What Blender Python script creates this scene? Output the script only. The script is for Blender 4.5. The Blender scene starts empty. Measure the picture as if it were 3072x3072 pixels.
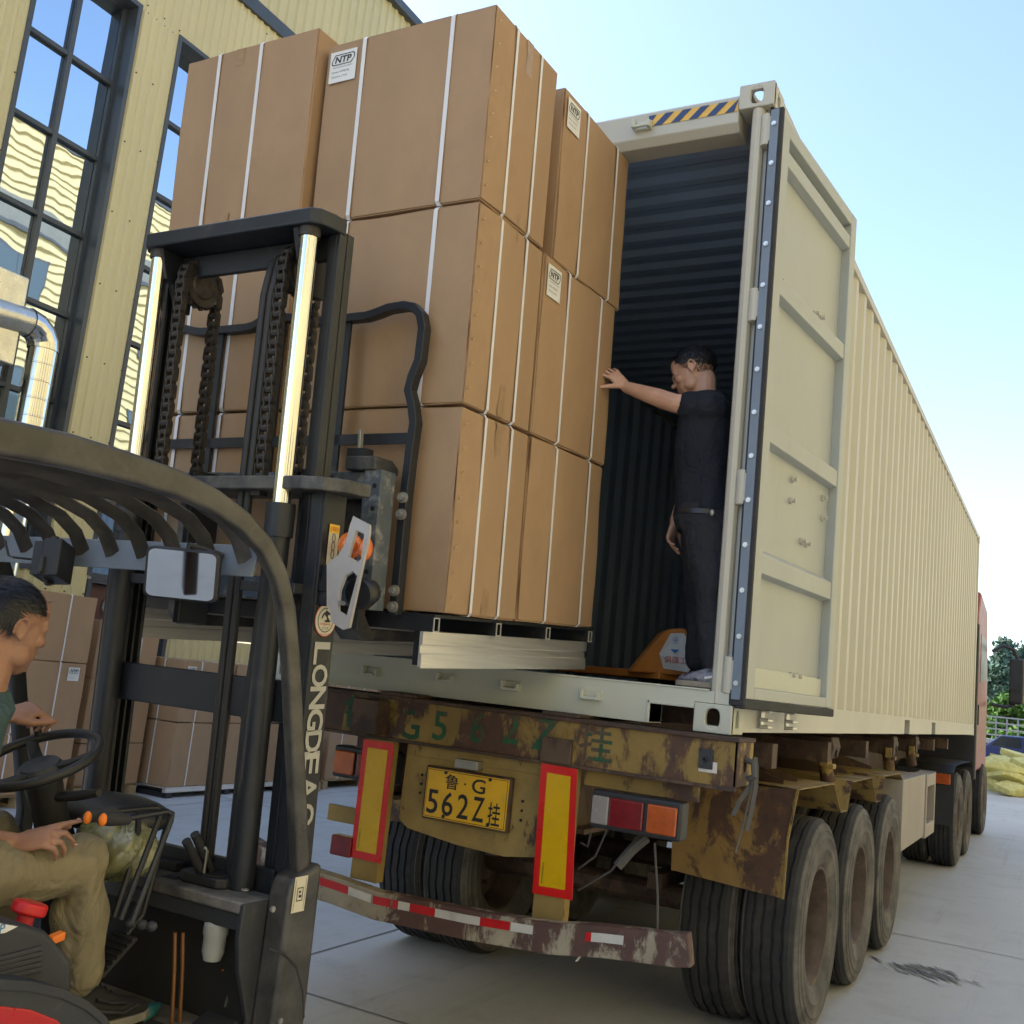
import bpy, math, random
import numpy as np
from mathutils import Vector, Matrix
random.seed(7)
sc = bpy.context.scene
COL = sc.collection
rad = math.radians
# ------------------------------------------------------------------ camera
F = 3060.5                                   # focal length in pixels of the 3072 px photograph
CAM = np.array([1.1976, -4.1339, 1.6864])
yaw, pit, rol = 0.50978, 0.15930, 0.10503
_f = np.array([-math.sin(yaw)*math.cos(pit), math.cos(yaw)*math.cos(pit), math.sin(pit)])
_r = np.array([math.cos(yaw), math.sin(yaw), 0.0])
_u = np.cross(_r, _f)
CR = math.cos(rol)*_r + math.sin(rol)*_u
CU = -math.sin(rol)*_r + math.cos(rol)*_u
CW = _f
cam = bpy.data.cameras.new('camera')
cam.sensor_width = 36; cam.lens = 36*F/3072; cam.clip_start = .05; cam.clip_end = 3000
cobj = bpy.data.objects.new('camera', cam); COL.objects.link(cobj)
cobj.matrix_world = Matrix(((CR[0], CU[0], -CW[0], CAM[0]), (CR[1], CU[1], -CW[1], CAM[1]), (CR[2], CU[2], -CW[2], CAM[2]), (0, 0, 0, 1)))
sc.camera = cobj
# ------------------------------------------------------------------ light
SUN_EL, SUN_AZ = rad(39), rad(-97)           # azimuth measured from +Y towards +X
world = bpy.data.worlds.new('World'); sc.world = world; world.use_nodes = True
wn = world.node_tree
sky = wn.nodes.new('ShaderNodeTexSky'); sky.sky_type = 'NISHITA'; sky.sun_disc = False
sky.sun_elevation = SUN_EL; sky.sun_rotation = SUN_AZ
sky.altitude = 50; sky.air_density = 1.0; sky.dust_density = 1.9; sky.ozone_density = 1.6
bg = wn.nodes['Background']; bg.inputs[1].default_value = 0.15
wn.links.new(sky.outputs[0], bg.inputs[0])
sun = bpy.data.lights.new('sun', 'SUN'); sun.energy = 2.1; sun.angle = rad(.53); sun.color = (1, .93, .82)
so = bpy.data.objects.new('sun', sun); COL.objects.link(so)
sdir = Vector((math.sin(SUN_AZ)*math.cos(SUN_EL), math.cos(SUN_AZ)*math.cos(SUN_EL), math.sin(SUN_EL)))
so.rotation_euler = (-sdir).to_track_quat('-Z', 'Y').to_euler(); so.location = (0, 0, 30)
sc.view_settings.view_transform = 'Standard'; sc.view_settings.look = 'None'
sc.view_settings.gamma = 1; sc.view_settings.use_curve_mapping = False
sc.view_settings.exposure = 1.62
sc.render.engine = 'CYCLES'
sc.cycles.max_bounces = 8; sc.cycles.diffuse_bounces = 5; sc.cycles.glossy_bounces = 4

# ------------------------------------------------------------------ pixel helpers (photo px -> ray; distance from a real plane)
def D(x, y): return (x*3072/1932, y*3072/1932)
def ray(p):
    d = CW*F + CR*(p[0]-1536) + CU*(1536-p[1]); return d/np.linalg.norm(d)
def _pj(p):
    d = np.asarray(p, float)-CAM; z = d@CW; return 1536+F*(d@CR)/z, 1536-F*(d@CU)/z
def atX(x, y, X): d = ray(D(x, y)); return CAM + d*(X-CAM[0])/d[0]
def atY(x, y, Y): d = ray(D(x, y)); return CAM + d*(Y-CAM[1])/d[1]
def atZ(x, y, Z): d = ray(D(x, y)); return CAM + d*(Z-CAM[2])/d[2]

# ------------------------------------------------------------------ mesh builder
ORG = {}
class MB:
    def __init__(s): s.v = []; s.f = []
    def add(s, vs, fs):
        o = len(s.v); s.v += [tuple(map(float, p)) for p in vs]; s.f += [tuple(i+o for i in f) for f in fs]; return s
    def box(s, x0, x1, y0, y1, z0, z1):
        v = [(x, y, z) for z in (z0, z1) for y in (y0, y1) for x in (x0, x1)]
        return s.add(v, [(0, 2, 3, 1), (4, 5, 7, 6), (0, 1, 5, 4), (2, 6, 7, 3), (0, 4, 6, 2), (1, 3, 7, 5)])
    def obox(s, c, ax, ay, az):   # half-axis vectors
        c, ax, ay, az = map(np.asarray, (c, ax, ay, az))
        v = [c+i*ax+j*ay+k*az for k in (-1, 1) for j in (-1, 1) for i in (-1, 1)]
        return s.add(v, [(0, 2, 3, 1), (4, 5, 7, 6), (0, 1, 5, 4), (2, 6, 7, 3), (0, 4, 6, 2), (1, 3, 7, 5)])
    def beam(s, a, b, w, h, up=(0, 0, 1)):  # box bar from a to b, w across, h along up
        a, b, up = map(lambda q: np.asarray(q, float), (a, b, up)); t = b-a; L = np.linalg.norm(t); t /= L
        x = np.cross(t, up); x /= np.linalg.norm(x); z = np.cross(x, t)
        return s.obox((a+b)/2, t*L/2, x*w/2, z*h/2)
    def prism(s, pts, ext):
        ext = np.asarray(ext, float); n = len(pts); p = [np.asarray(q, float) for q in pts]
        v = p+[q+ext for q in p]
        return s.add(v, [tuple(range(n-1, -1, -1)), tuple(range(n, 2*n))]+[(i, (i+1) % n, n+(i+1) % n, n+i) for i in range(n)])
    def loft(s, rings, closed=True, cap=True):
        n = len(rings[0]); v = [q for r in rings for q in r]; f = []
        for i in range(len(rings)-1):
            for j in range(n if closed else n-1):
                a = i*n+j; b = i*n+(j+1) % n; f.append((a, b, b+n, a+n))
        if cap and closed: f.append(tuple(range(n-1, -1, -1))); f.append(tuple(range((len(rings)-1)*n, len(rings)*n)))
        return s.add(v, f)
    def cyl(s, a, b, r, n=16, r1=None, cap=True):
        a, b = np.asarray(a, float), np.asarray(b, float); r1 = r if r1 is None else r1
        t = b-a; t /= np.linalg.norm(t); x = np.cross(t, (0, 0, 1) if abs(t[2]) < .9 else (1, 0, 0)); x /= np.linalg.norm(x); y = np.cross(t, x)
        R = lambda c, q: [c+q*(math.cos(2*math.pi*i/n)*x+math.sin(2*math.pi*i/n)*y) for i in range(n)]
        return s.loft([R(a, r), R(b, r1)], cap=cap)
    def tube(s, path, r, n=8, close=False, prof=None, up=None):
        P = [np.asarray(p, float) for p in path]; N = len(P); rings = []; x = None
        for i in range(N):
            a = P[i-1] if (i > 0 or close) else P[i]; b = P[(i+1) % N] if (i < N-1 or close) else P[i]
            t = b-a; t /= np.linalg.norm(t)
            if up is not None: x = np.cross(t, up); x /= np.linalg.norm(x)
            elif x is None: x = np.cross(t, (0, 0, 1) if abs(t[2]) < .9 else (1, 0, 0)); x /= np.linalg.norm(x)
            else: x = x-t*(x@t); x /= np.linalg.norm(x)
            y = np.cross(t, x)
            rr = r[i] if isinstance(r, (list, tuple)) else r
            if prof is None: rings.append([P[i]+rr*(math.cos(2*math.pi*k/n)*x+math.sin(2*math.pi*k/n)*y) for k in range(n)])
            else: rings.append([P[i]+rr*(u*x+w*y) for u, w in prof])
        if close: rings.append(rings[0])
        return s.loft(rings, cap=not close)
    def lathe(s, prof, o, axis, n=32, cap=False):   # prof: (radius, height along axis)
        o, t = np.asarray(o, float), np.asarray(axis, float); t /= np.linalg.norm(t)
        x = np.cross(t, (0, 0, 1) if abs(t[2]) < .9 else (1, 0, 0)); x /= np.linalg.norm(x); y = np.cross(t, x)
        return s.loft([[o+t*h+r*(math.cos(2*math.pi*i/n)*x+math.sin(2*math.pi*i/n)*y) for i in range(n)] for r, h in prof], cap=cap)
    def ell(s, c, rx, ry, rz, n=14, m=9, M=None):
        c = np.asarray(c, float); rings = []
        for i in range(m+1):
            th = math.pi*i/m; q = max(math.sin(th), 1e-3)
            ring = []
            for j in range(n):
                p = np.array([rx*q*math.cos(2*math.pi*j/n), ry*q*math.sin(2*math.pi*j/n), rz*math.cos(th)])
                ring.append(c+(M@p if M is not None else p))
            rings.append(ring)
        return s.loft(rings, cap=True)
    def tilt(s, fn): s.v = [tuple(fn(p)) for p in s.v]; return s
    def mesh(s, name, mat, org=(0, 0, 0), smooth=0):
        me = bpy.data.meshes.new(name); o = np.asarray(org, float)
        me.from_pydata([tuple(np.asarray(p)-o) for p in s.v], [], s.f)
        if mat: me.materials.append(MAT[mat] if isinstance(mat, str) else mat)
        if smooth:
            me.polygons.foreach_set('use_smooth', [True]*len(me.polygons))
            try: me.set_sharp_from_angle(angle=rad(smooth))
            except Exception: pass
        return me
    def out(s, name, mat, parent=None, bevel=0, smooth=0, seg=2, label=None):
        org = ORG.get(parent, (0, 0, 0)) if parent else (0, 0, 0)
        me = s.mesh(name, mat, org, smooth)
        return link(name, me, parent, bevel, seg, label)
def link(name, me, parent=None, bevel=0, seg=2, label=None, M=None):
    ob = bpy.data.objects.new(name, me); COL.objects.link(ob)
    if parent: ob.parent = parent; ORG[ob] = ORG.get(parent, (0, 0, 0))
    else: ORG[ob] = (0, 0, 0)
    if M is not None: ob.matrix_basis = M
    if bevel:
        b = ob.modifiers.new('b', 'BEVEL'); b.width = bevel; b.segments = seg; b.limit_method = 'ANGLE'; b.angle_limit = rad(40); b.harden_normals = True
    if label: ob['label'] = label
    return ob
def thing(name, label, cat, loc, group=None):
    o = bpy.data.objects.new(name, None); COL.objects.link(o); o.location = loc; o.empty_display_size = .1
    ORG[o] = tuple(loc); tag(o, label, cat, group); return o
def tag(o, label, cat, group=None, kind=None):
    if label: o['label'] = label
    if cat: o['category'] = cat
    if group: o['group'] = group
    if kind: o['kind'] = kind
    return o
def struct(o): o['kind'] = 'structure'; return o
def copy_tree(o, parent=None):
    c = o.copy(); COL.objects.link(c)
    if parent: c.parent = parent
    for ch in list(o.children): copy_tree(ch, c)
    return c
def text_mesh(body, mat, org, right, up, height, center=True, width=None, italic=0, bold=0, spacing=1.0):
    """flat print: letters as a thin mesh in the plane (right, up) centred on org"""
    cu = bpy.data.curves.new('t', 'FONT'); cu.body = body; cu.size = 1; cu.resolution_u = 3; cu.shear = italic; cu.offset = bold; cu.space_character = spacing
    ob = bpy.data.objects.new('t', cu); COL.objects.link(ob)
    dg = bpy.context.evaluated_depsgraph_get(); me0 = bpy.data.meshes.new_from_object(ob.evaluated_get(dg))
    V = np.array([v.co[:] for v in me0.vertices]); Fc = [tuple(p.vertices) for p in me0.polygons]
    bpy.data.objects.remove(ob); bpy.data.curves.remove(cu); bpy.data.meshes.remove(me0)
    if len(V) == 0: return MB()
    lo, hi = V.min(0), V.max(0); k = height/(hi[1]-lo[1]); kx = k if width is None else width/(hi[0]-lo[0])
    cx, cy = (lo+hi)[:2]/2 if center else lo[:2]
    right, up, org = map(lambda q: np.asarray(q, float), (right, up, org))
    m = MB(); m.add([org+right*(p[0]-cx)*kx+up*(p[1]-cy)*k for p in V], Fc); return m

# ------------------------------------------------------------------ materials
MAT = {}
def nt(name):
    m = bpy.data.materials.new(name); m.use_nodes = True; MAT[name] = m; t = m.node_tree
    return m, t, t.nodes['Principled BSDF']
def noise(t, scale, detail=4, rough=.55, vec=None, dist=0):
    n = t.nodes.new('ShaderNodeTexNoise'); n.inputs['Scale'].default_value = scale; n.inputs['Detail'].default_value = detail; n.inputs['Roughness'].default_value = rough; n.inputs['Distortion'].default_value = dist
    if vec: t.links.new(vec, n.inputs['Vector'])
    return n.outputs['Fac']
def coords(t, scale=(1, 1, 1)):
    c = t.nodes.new('ShaderNodeTexCoord'); mp = t.nodes.new('ShaderNodeMapping'); mp.inputs['Scale'].default_value = scale
    t.links.new(c.outputs['Object'], mp.inputs['Vector']); return mp.outputs['Vector']
def ramp(t, fac, stops):
    r = t.nodes.new('ShaderNodeValToRGB'); e = r.color_ramp.elements
    while len(e) < len(stops): e.new(.5)
    for i, (p, c) in enumerate(stops): e[i].position = p; e[i].color = tuple(c)+(1,) if len(c) == 3 else c
    t.links.new(fac, r.inputs['Fac']); return r.outputs['Color']
def mixc(t, fac, a, b, mode='MIX'):
    m = t.nodes.new('ShaderNodeMix'); m.data_type = 'RGBA'; m.blend_type = mode
    for s, v in ((m.inputs[0], fac), (m.inputs[6], a), (m.inputs[7], b)):
        if hasattr(v, 'is_output') or hasattr(v, 'links'): t.links.new(v, s)
        elif isinstance(v, (int, float)): s.default_value = v
        else: s.default_value = tuple(v)+(1,)
    return m.outputs[2]
def bump(t, b, h, strength=.3, dist=.01):
    n = t.nodes.new('ShaderNodeBump'); n.inputs['Strength'].default_value = strength; n.inputs['Distance'].default_value = dist
    t.links.new(h, n.inputs['Height']); t.links.new(n.outputs[0], b.inputs['Normal'])
def lin(c): return tuple((x/255/12.92 if x <= 10 else ((x/255+.055)/1.055)**2.4) for x in c)
def mat(name, col, rough=.5, metal=0, var=.12, scale=3, bmp=0, bscale=150, spec=.5, coat=0, dirt=None, dirt_thr=(.55, .75), dscale=4, vec=(1, 1, 1), rvar=.1):
    m, t, b = nt(name); v = coords(t, vec)
    n1 = noise(t, scale, 5, .6, v)
    lo = tuple(max(0, x*(1-var)) for x in col); hi = tuple(min(1, x*(1+var)) for x in col)
    c = ramp(t, n1, [(.3, lo), (.7, hi)])
    if dirt is not None:
        n2 = noise(t, dscale, 8, .68, v, .3); f = ramp(t, n2, [(dirt_thr[0], (0, 0, 0)), (dirt_thr[1], (1, 1, 1))]); c = mixc(t, f, c, dirt)
    t.links.new(c, b.inputs['Base Color'])
    n3 = noise(t, scale*3, 4, .6, v); mr = t.nodes.new('ShaderNodeMapRange'); mr.inputs[3].default_value = max(.02, rough-rvar); mr.inputs[4].default_value = min(1, rough+rvar)
    t.links.new(n3, mr.inputs[0]); t.links.new(mr.outputs[0], b.inputs['Roughness'])
    b.inputs['Metallic'].default_value = metal; b.inputs['Specular IOR Level'].default_value = spec; b.inputs['Coat Weight'].default_value = coat
    if bmp: bump(t, b, noise(t, bscale, 3, .6, v), bmp, .002)
    return m
def rusty(name, paint, rust=(.10, .045, .022), rust2=(.05, .03, .025), thr=.55, scale=7, rough=.7, width=.06, streak=(1, 1, .45)):
    m, t, b = nt(name); v = coords(t, streak); v2 = coords(t)
    a = noise(t, scale, 10, .72, v, .4); g = noise(t, scale*.35, 3, .5, v2)
    mm = t.nodes.new('ShaderNodeMath'); mm.operation = 'ADD'; t.links.new(a, mm.inputs[0])
    m2 = t.nodes.new('ShaderNodeMath'); m2.operation = 'MULTIPLY_ADD'; m2.inputs[1].default_value = .7; m2.inputs[2].default_value = -.35; t.links.new(g, m2.inputs[0]); t.links.new(m2.outputs[0], mm.inputs[1])
    f = ramp(t, mm.outputs[0], [(thr, (0, 0, 0)), (thr+width, (1, 1, 1))])
    pc = ramp(t, noise(t, scale*.8, 5, .6, v2), [(.3, tuple(x*.72 for x in paint)), (.7, tuple(min(1, x*1.15) for x in paint))])
    rc = ramp(t, noise(t, scale*3, 6, .65, v2), [(.3, rust2), (.7, rust)])
    t.links.new(mixc(t, f, pc, rc), b.inputs['Base Color']); b.inputs['Roughness'].default_value = rough
    inv = t.nodes.new('ShaderNodeInvert'); t.links.new(f, inv.inputs[1]); bump(t, b, inv.outputs[0], .35, .003)
    return m
CREAM = (.47, .45, .375)
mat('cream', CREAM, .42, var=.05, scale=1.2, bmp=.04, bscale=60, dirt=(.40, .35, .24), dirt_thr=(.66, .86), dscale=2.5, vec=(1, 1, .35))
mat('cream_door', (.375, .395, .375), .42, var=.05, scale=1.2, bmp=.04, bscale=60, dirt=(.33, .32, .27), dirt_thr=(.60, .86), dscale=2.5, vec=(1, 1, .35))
mat('cream_pale', (.50, .51, .43), .45, var=.05, scale=2, dirt=(.36, .32, .24), dirt_thr=(.66, .85), dscale=5)
mat('inside', (.42, .54, .72), .45, var=.06, scale=1.5)  # blue of the dim skylight put into the inner wall and roof colour
mat('rubber', (.028, .028, .030), .75, var=.2, scale=8, bmp=.2, bscale=90)
mat('gasket_strip', (.16, .20, .25), .45, var=.1)
mat('tyre', (.024, .024, .025), .8, var=.25, scale=5, bmp=.25, bscale=120, dirt=(.055, .05, .045), dirt_thr=(.5, .8), dscale=6)
mat('tyre_side', (.075, .071, .066), .85, var=.25, scale=6, bmp=.25, bscale=90, dirt=(.18, .163, .142), dirt_thr=(.42, .72), dscale=5)
mat('rim', (.085, .06, .045), .7, var=.35, scale=9, dirt=(.22, .12, .06), dirt_thr=(.55, .75), dscale=9)
mat('bolt', (.35, .34, .31), .4, metal=.6, var=.15)
mat('zinc', (.62, .62, .60), .35, metal=1, var=.08)
mat('black_gloss', (.014, .015, .018), .35, var=.2)
mat('dark', (.012, .012, .012), .8, var=.2)
rusty('chassis', (.27, .175, .045), thr=.455, scale=5)
rusty('chassis_dark', (.10, .06, .035), (.075, .038, .022), (.03, .02, .017), thr=.42, scale=6)
rusty('chassis_yellow', (.29, .195, .055), thr=.53, scale=6)
rusty('rear_panel', (.33, .225, .07), thr=.60, scale=9)
rusty('mud_panel', (.25, .15, .045), thr=.48, scale=4.5, streak=(1, 1, .6))
rusty('bumper_paint', (.36, .31, .22), (.115, .055, .042), (.075, .042, .034), thr=.455, scale=5)
mat('tape_red', (.50, .012, .014), .35, var=.12, scale=12)
mat('tape_white', (.58, .55, .50), .4, var=.1, scale=10, dirt=(.3, .25, .2), dirt_thr=(.55, .8), dscale=8)
mat('board_red', (.60, .012, .010), .3, var=.12, scale=6, bmp=.15, bscale=14)
mat('board_yellow', (.62, .37, .004), .28, var=.06, scale=6, bmp=.15, bscale=14)
mat('plate_yellow', (.70, .40, .012), .4, var=.1, scale=10, dirt=(.2, .12, .05), dirt_thr=(.66, .78), dscale=14)
mat('plate_black', (.012, .012, .012), .5)
rusty('green_paint', (.014, .085, .036), (.11, .06, .035), (.06, .04, .03), thr=.50, scale=11)
mat('lens_red', (.17, .008, .012), .22, var=.2, scale=20, bmp=.35, bscale=110, coat=.3)
mat('lens_orange', (.40, .075, .010), .22, var=.2, scale=20, bmp=.35, bscale=110, coat=.3)
mat('lens_white', (.26, .24, .22), .25, var=.15, coat=.3)
mat('plastic_black', (.022, .022, .024), .5, var=.2)
mat('strap', (.085, .08, .072), .9, var=.2)
mat('tan_box', (.34, .30, .25), .6, var=.1, scale=1)
mat('truck_red', (.22, .014, .011), .4, var=.1, dirt=(.20, .05, .035), dirt_thr=(.55, .9))
mat('hazard_yellow', (.70, .42, .06), .45, var=.06)
mat('hazard_blue', (.020, .045, .14), .45, var=.06)
mat('tag_orange', (.75, .33, .03), .5)
# concrete
m, t, b = nt('concrete'); v = coords(t)
c1 = ramp(t, noise(t, .35, 6, .6, v), [(.3, (.41, .40, .375)), (.7, (.53, .52, .49))])
c2 = mixc(t, ramp(t, noise(t, 2.2, 9, .7, v), [(.50, (0, 0, 0)), (.80, (1, 1, 1))]), c1, (.33, .315, .285))
c3 = mixc(t, ramp(t, noise(t, 60, 4, .6, v), [(.42, (0, 0, 0)), (.75, (.5, .5, .5))]), c2, (.54, .525, .49))
c4 = mixc(t, ramp(t, noise(t, .9, 10, .75, coords(t, (1.4, .5, 1)), .5), [(.62, (0, 0, 0)), (.70, (.55, .55, .55))]), c3, (.24, .22, .19))
c5 = mixc(t, ramp(t, noise(t, 1.0, 8, .7, coords(t, (5, .12, 1)), .2), [(.56, (0, 0, 0)), (.74, (.6, .6, .6))]), c4, (.27, .25, .22))
c6 = mixc(t, ramp(t, noise(t, 14, 6, .8, v), [(.66, (0, 0, 0)), (.70, (.7, .7, .7))]), c5, (.20, .185, .16))
t.links.new(c6, b.inputs['Base Color']); b.inputs['Roughness'].default_value = .62
bump(t, b, noise(t, 90, 6, .7, v), .35, .003)
mat('joint', (.20, .19, .175), .9)
mat('stain', (.15, .14, .125), .6, var=.4, scale=20)

# ------------------------------------------------------------------ ground
def grid_plane(name, x0, x1, y0, y1, z, mt):
    return MB().add([(x0, y0, z), (x1, y0, z), (x1, y1, z), (x0, y1, z)], [(0, 1, 2, 3)]).out(name, mt)
ground = struct(grid_plane('concrete_yard', -60, 60, -40, 62, 0, 'concrete'))
# joints in the slab: shallow dark saw cuts laid 4 mm above
jm = MB()
for x in (-7.0, -2.6, 1.8, 6.2):
    jm.add([(x-.006, -20, .004), (x+.006, -20, .004), (x+.006, 60, .004), (x-.006, 60, .004)], [(0, 1, 2, 3)])
for y in (-4.3, .3, 4.9, 9.5, 14.1, 18.7, 23.3):
    jm.add([(-25, y-.006, .0042), (20, y-.006, .0042), (20, y+.006, .0042), (-25, y+.006, .0042)], [(0, 1, 2, 3)])
jo = jm.out('slab_joints', 'joint', ground)
# oil stain: dry streaked patch
st = MB(); sc0 = np.array([.36, 3.76, .005])
for k in range(90):
    a = random.gauss(0, .10); L = random.uniform(.06, .26); o = sc0+np.array([random.gauss(0, .12), random.gauss(0, .10), k*.00004]); d = np.array([math.cos(a+.9), -math.sin(a+.9), 0]); n = np.array([d[1], -d[0], 0])
    w = random.uniform(.003, .012); pts = [o-d*L/2, o-d*L*.2+n*w, o+d*L*.2+n*w*.7, o+d*L/2, o+d*L*.2-n*w, o-d*L*.25-n*w*.8]
    st.add(pts, [tuple(range(6))])
st.out('oil_stain', 'stain', ground)
# ================================================================== yellow factory hall on the left
XW = -9.2; XGl = -9.42; BY0, BY1, EZ = -14.0, 46.0, 12.84
mat('wall_yellow', (.60, .525, .29), .5, var=.06, scale=.8, dirt=(.50, .43, .24), dirt_thr=(.58, .85), dscale=1.5, vec=(1, 1, .2))
mat('wall_yellow_far', (.56, .49, .27), .5, var=.05, scale=.8)
mat('frame_grey', (.055, .065, .075), .4, var=.12, scale=2)
mat('roof_grey', (.18, .19, .20), .5)
mat('shutter_and_shade', (.16, .17, .155), .5, var=.1)
mat('door_brown', (.10, .038, .032), .45, var=.15)
mat('emblem', (.22, .30, .26), .5, var=.2)
mat('foil', (.66, .64, .56), .30, metal=.85, var=.15, scale=6, bmp=1.0, bscale=22)
mat('duct_metal', (.72, .70, .64), .16, metal=1, var=.06, scale=2, bmp=.18, bscale=9)
mat('screw_rust', (.10, .06, .04), .7)
m_, t_, b_ = nt('reflective_glass'); b_.inputs['Base Color'].default_value = (.55, .62, .68, 1); b_.inputs['Metallic'].default_value = 1; b_.inputs['Roughness'].default_value = .015
v_ = coords(t_, (1, 1.3, .8)); bump(t_, b_, noise(t_, 1.1, 2, .4, v_), .10, .05)
m_, t_, b_ = nt('window_dark'); b_.inputs['Base Color'].default_value = (.055, .085, .10, 1); b_.inputs['Roughness'].default_value = .05; b_.inputs['Specular IOR Level'].default_value = .8
FB = thing('factory_hall', 'yellow ribbed metal factory hall with tall dark framed windows behind the forklift', 'building', (-12, 3, 0))
def ribbed(y0, y1, z0, z1, X, pitch=.136, dep=.02, mt='wall_yellow', nm='wall_sheet', par=FB, phase=0):
    n = max(1, round((y1-y0)/pitch)); k = (y1-y0)/n; v = []; f = []
    for i in range(n):
        for a, d in ((0, 0), (.45, 0), (.58, dep), (.87, dep)): v += [(X+d, y0+k*(i+a), z0), (X+d, y0+k*(i+a), z1)]
    v += [(X, y1, z0), (X, y1, z1)]
    for i in range(len(v)//2-1): f.append((2*i, 2*i+2, 2*i+3, 2*i+1))
    return MB().add(v, f).out(nm, mt, par)
WT = 9.49; PW = 2.04; WW = 1.37
wins = [2.16+PW*k for k in range(-7, 9)]
edges = [BY0]
TRIM0, TRIM1 = 10.63, 10.84
prev = BY0
for w in wins:
    ribbed(prev, w, 0, WT, XW); prev = w+WW
ribbed(prev, BY1, 0, WT, XW)
ribbed(BY0, BY1, WT, TRIM0, XW); ribbed(BY0, BY1, TRIM1, EZ, XW-.03, pitch=.19, dep=.03, mt='wall_yellow_far')
MB().box(XW-.05, XW+.06, BY0, BY1, TRIM0, TRIM1).out('band_trim', 'frame_grey', FB, .01)
MB().box(XW-.1, XW+.10, BY0, BY1, EZ, EZ+.16).out('eave_gutter', 'frame_grey', FB, .01)
MB().prism([(XW-.1, BY0, EZ+.02), (XW-.1, BY0, 0), (-24, BY0, 0), (-24, BY0, EZ+.02), (-16.6, BY0, EZ+1.1)], (0, BY1-BY0, 0)).add([], []).out('hall_body', 'roof_grey', FB) if False else None
MB().add([(XW, BY0, EZ+.1), (-16.6, BY0, EZ+1.0), (-24, BY0, EZ+.1), (XW, BY1, EZ+.1), (-16.6, BY1, EZ+1.0), (-24, BY1, EZ+.1)], [(0, 3, 4, 1), (1, 4, 5, 2)]).out('roof', 'roof_grey', FB)
MB().add([(XW-.02, BY1, 0), (-24, BY1, 0), (-24, BY1, EZ+.1), (-16.6, BY1, EZ+1.0), (XW-.02, BY1, EZ+.1)], [(0, 1, 2, 3, 4)]).out('gable_wall', 'wall_yellow_far', FB)
MB().add([(XW-.02, BY0, 0), (-24, BY0, 0), (-24, BY0, EZ+.1), (-16.6, BY0, EZ+1.0), (XW-.02, BY0, EZ+.1)], [(0, 1, 2, 3, 4)]).out('gable_wall', 'wall_yellow_far', FB)
def window(y0, zb, bars=True):
    y1 = y0+WW
    m = MB(); m.box(XGl-.02, XW+.035, y0-.03, y0+.03, zb, WT+.03); m.box(XGl-.02, XW+.035, y1-.03, y1+.03, zb, WT+.03); m.box(XGl-.02, XW+.035, y0+.03, y1-.03, WT-.03, WT+.03); m.box(XGl-.02, XW+.035, y0+.03, y1-.03, zb-.04, zb+.04)
    fr = m.out('window_frame', 'frame_grey', FB)
    if not bars: return fr
    cy = (y0+y1)/2; m = MB(); m.box(XGl+.005, XGl+.06, cy-.032, cy+.032, zb+.04, WT-.03); m.box(XGl+.005, XGl+.06, y0+.03, y0+.075, zb+.04, WT-.03); m.box(XGl+.005, XGl+.06, y1-.075, y1-.03, zb+.04, WT-.03); m.out('mullion', 'frame_grey', fr)
    rows = [zb+.04]+[z for z in (3.30, 4.33, 5.38, 6.40, 7.41, 8.43) if z > zb+.5]+[WT-.03]
    for z in rows[1:-1]:
        for a, c in ((y0+.075, cy-.032), (cy+.032, y1-.075)): MB().box(XGl+.005, XGl+.055, a, c, z-.027, z+.027).out('transom', 'frame_grey', fr)
    for i in range(len(rows)-1):
        for a, c in ((y0+.03, cy), (cy, y1-.03)):
            tl = random.uniform(-.002, .002); t2 = random.uniform(-.002, .002)
            MB().add([(XGl+tl, a, rows[i]), (XGl-tl, c, rows[i]), (XGl-tl+t2, c, rows[i+1]), (XGl+tl+t2, a, rows[i+1])], [(0, 1, 2, 3)]).out('pane', 'reflective_glass', fr)
    return fr
for k, w in enumerate(wins):
    if -1.0 < w < 9: window(w, 2.36)
    else:
        MB().box(XGl-.02, XW+.02, w, w+WW, .9, WT).out('window_block', 'window_dark', FB)
# below the windows: wall, a brown door under the second, a grey shutter strip under the third
for k, w in enumerate(wins):
    if -1.0 < w < 9:
        if abs(w-4.2) < .1:
            dd = MB(); dd.box(XW-.12, XW-.06, w+.06, w+WW-.06, .02, 2.28); dd = dd.out('door', 'door_brown', FB, .01)
            m = MB(); m.box(XW-.14, XW+.03, w, w+.06, 0, 2.32); m.box(XW-.14, XW+.03, w+WW-.06, w+WW, 0, 2.32); m.box(XW-.14, XW+.03, w+.06, w+WW-.06, 2.28, 2.32); m.out('door_frame', 'frame_grey', FB)
            o = np.array([XW-.055, 4.60, 2.02]); N = 22; pts = []
            for i in range(2*N):
                a = math.pi*i/N; r = (.10 if i % 2 else .075)*(1+.12*math.cos(2*a)); pts.append(o+np.array([.012, r*.8*math.cos(a), r*1.15*math.sin(a)]))
            m = MB(); m.add([o+np.array([.022, 0, 0])]+pts, [(0, i+1, (i+1) % (2*N)+1) for i in range(2*N)]); em = m.out('door_emblem', 'emblem', dd)
            m = MB(); m.lathe([(.045, .01), (.052, .022), (.045, .03), (.038, .022), (.045, .01)], o-np.array([0, 0, .055]), (1, 0, 0), 20); m.out('knocker_ring', 'emblem', em, smooth=50)
        elif abs(w-6.24) < .1:
            MB().box(XW-.02, XW+.004, w, w+WW, 0, 1.76).out('lower_wall', 'wall_yellow', FB) if False else ribbed(w, w+WW, 0, 1.76, XW)
            m = MB()
            for i in range(9): z = 1.78+i*.06; MB().add([(XW-.06, w+.02, z+.055), (XW-.06, w+WW-.02, z+.055), (XW-.02, w+WW-.02, z), (XW-.02, w+.02, z)], [(0, 1, 2, 3)]).out('louvre', 'shutter_and_shade', FB)
        else: ribbed(w, w+WW, 0, 2.33, XW)
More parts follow.
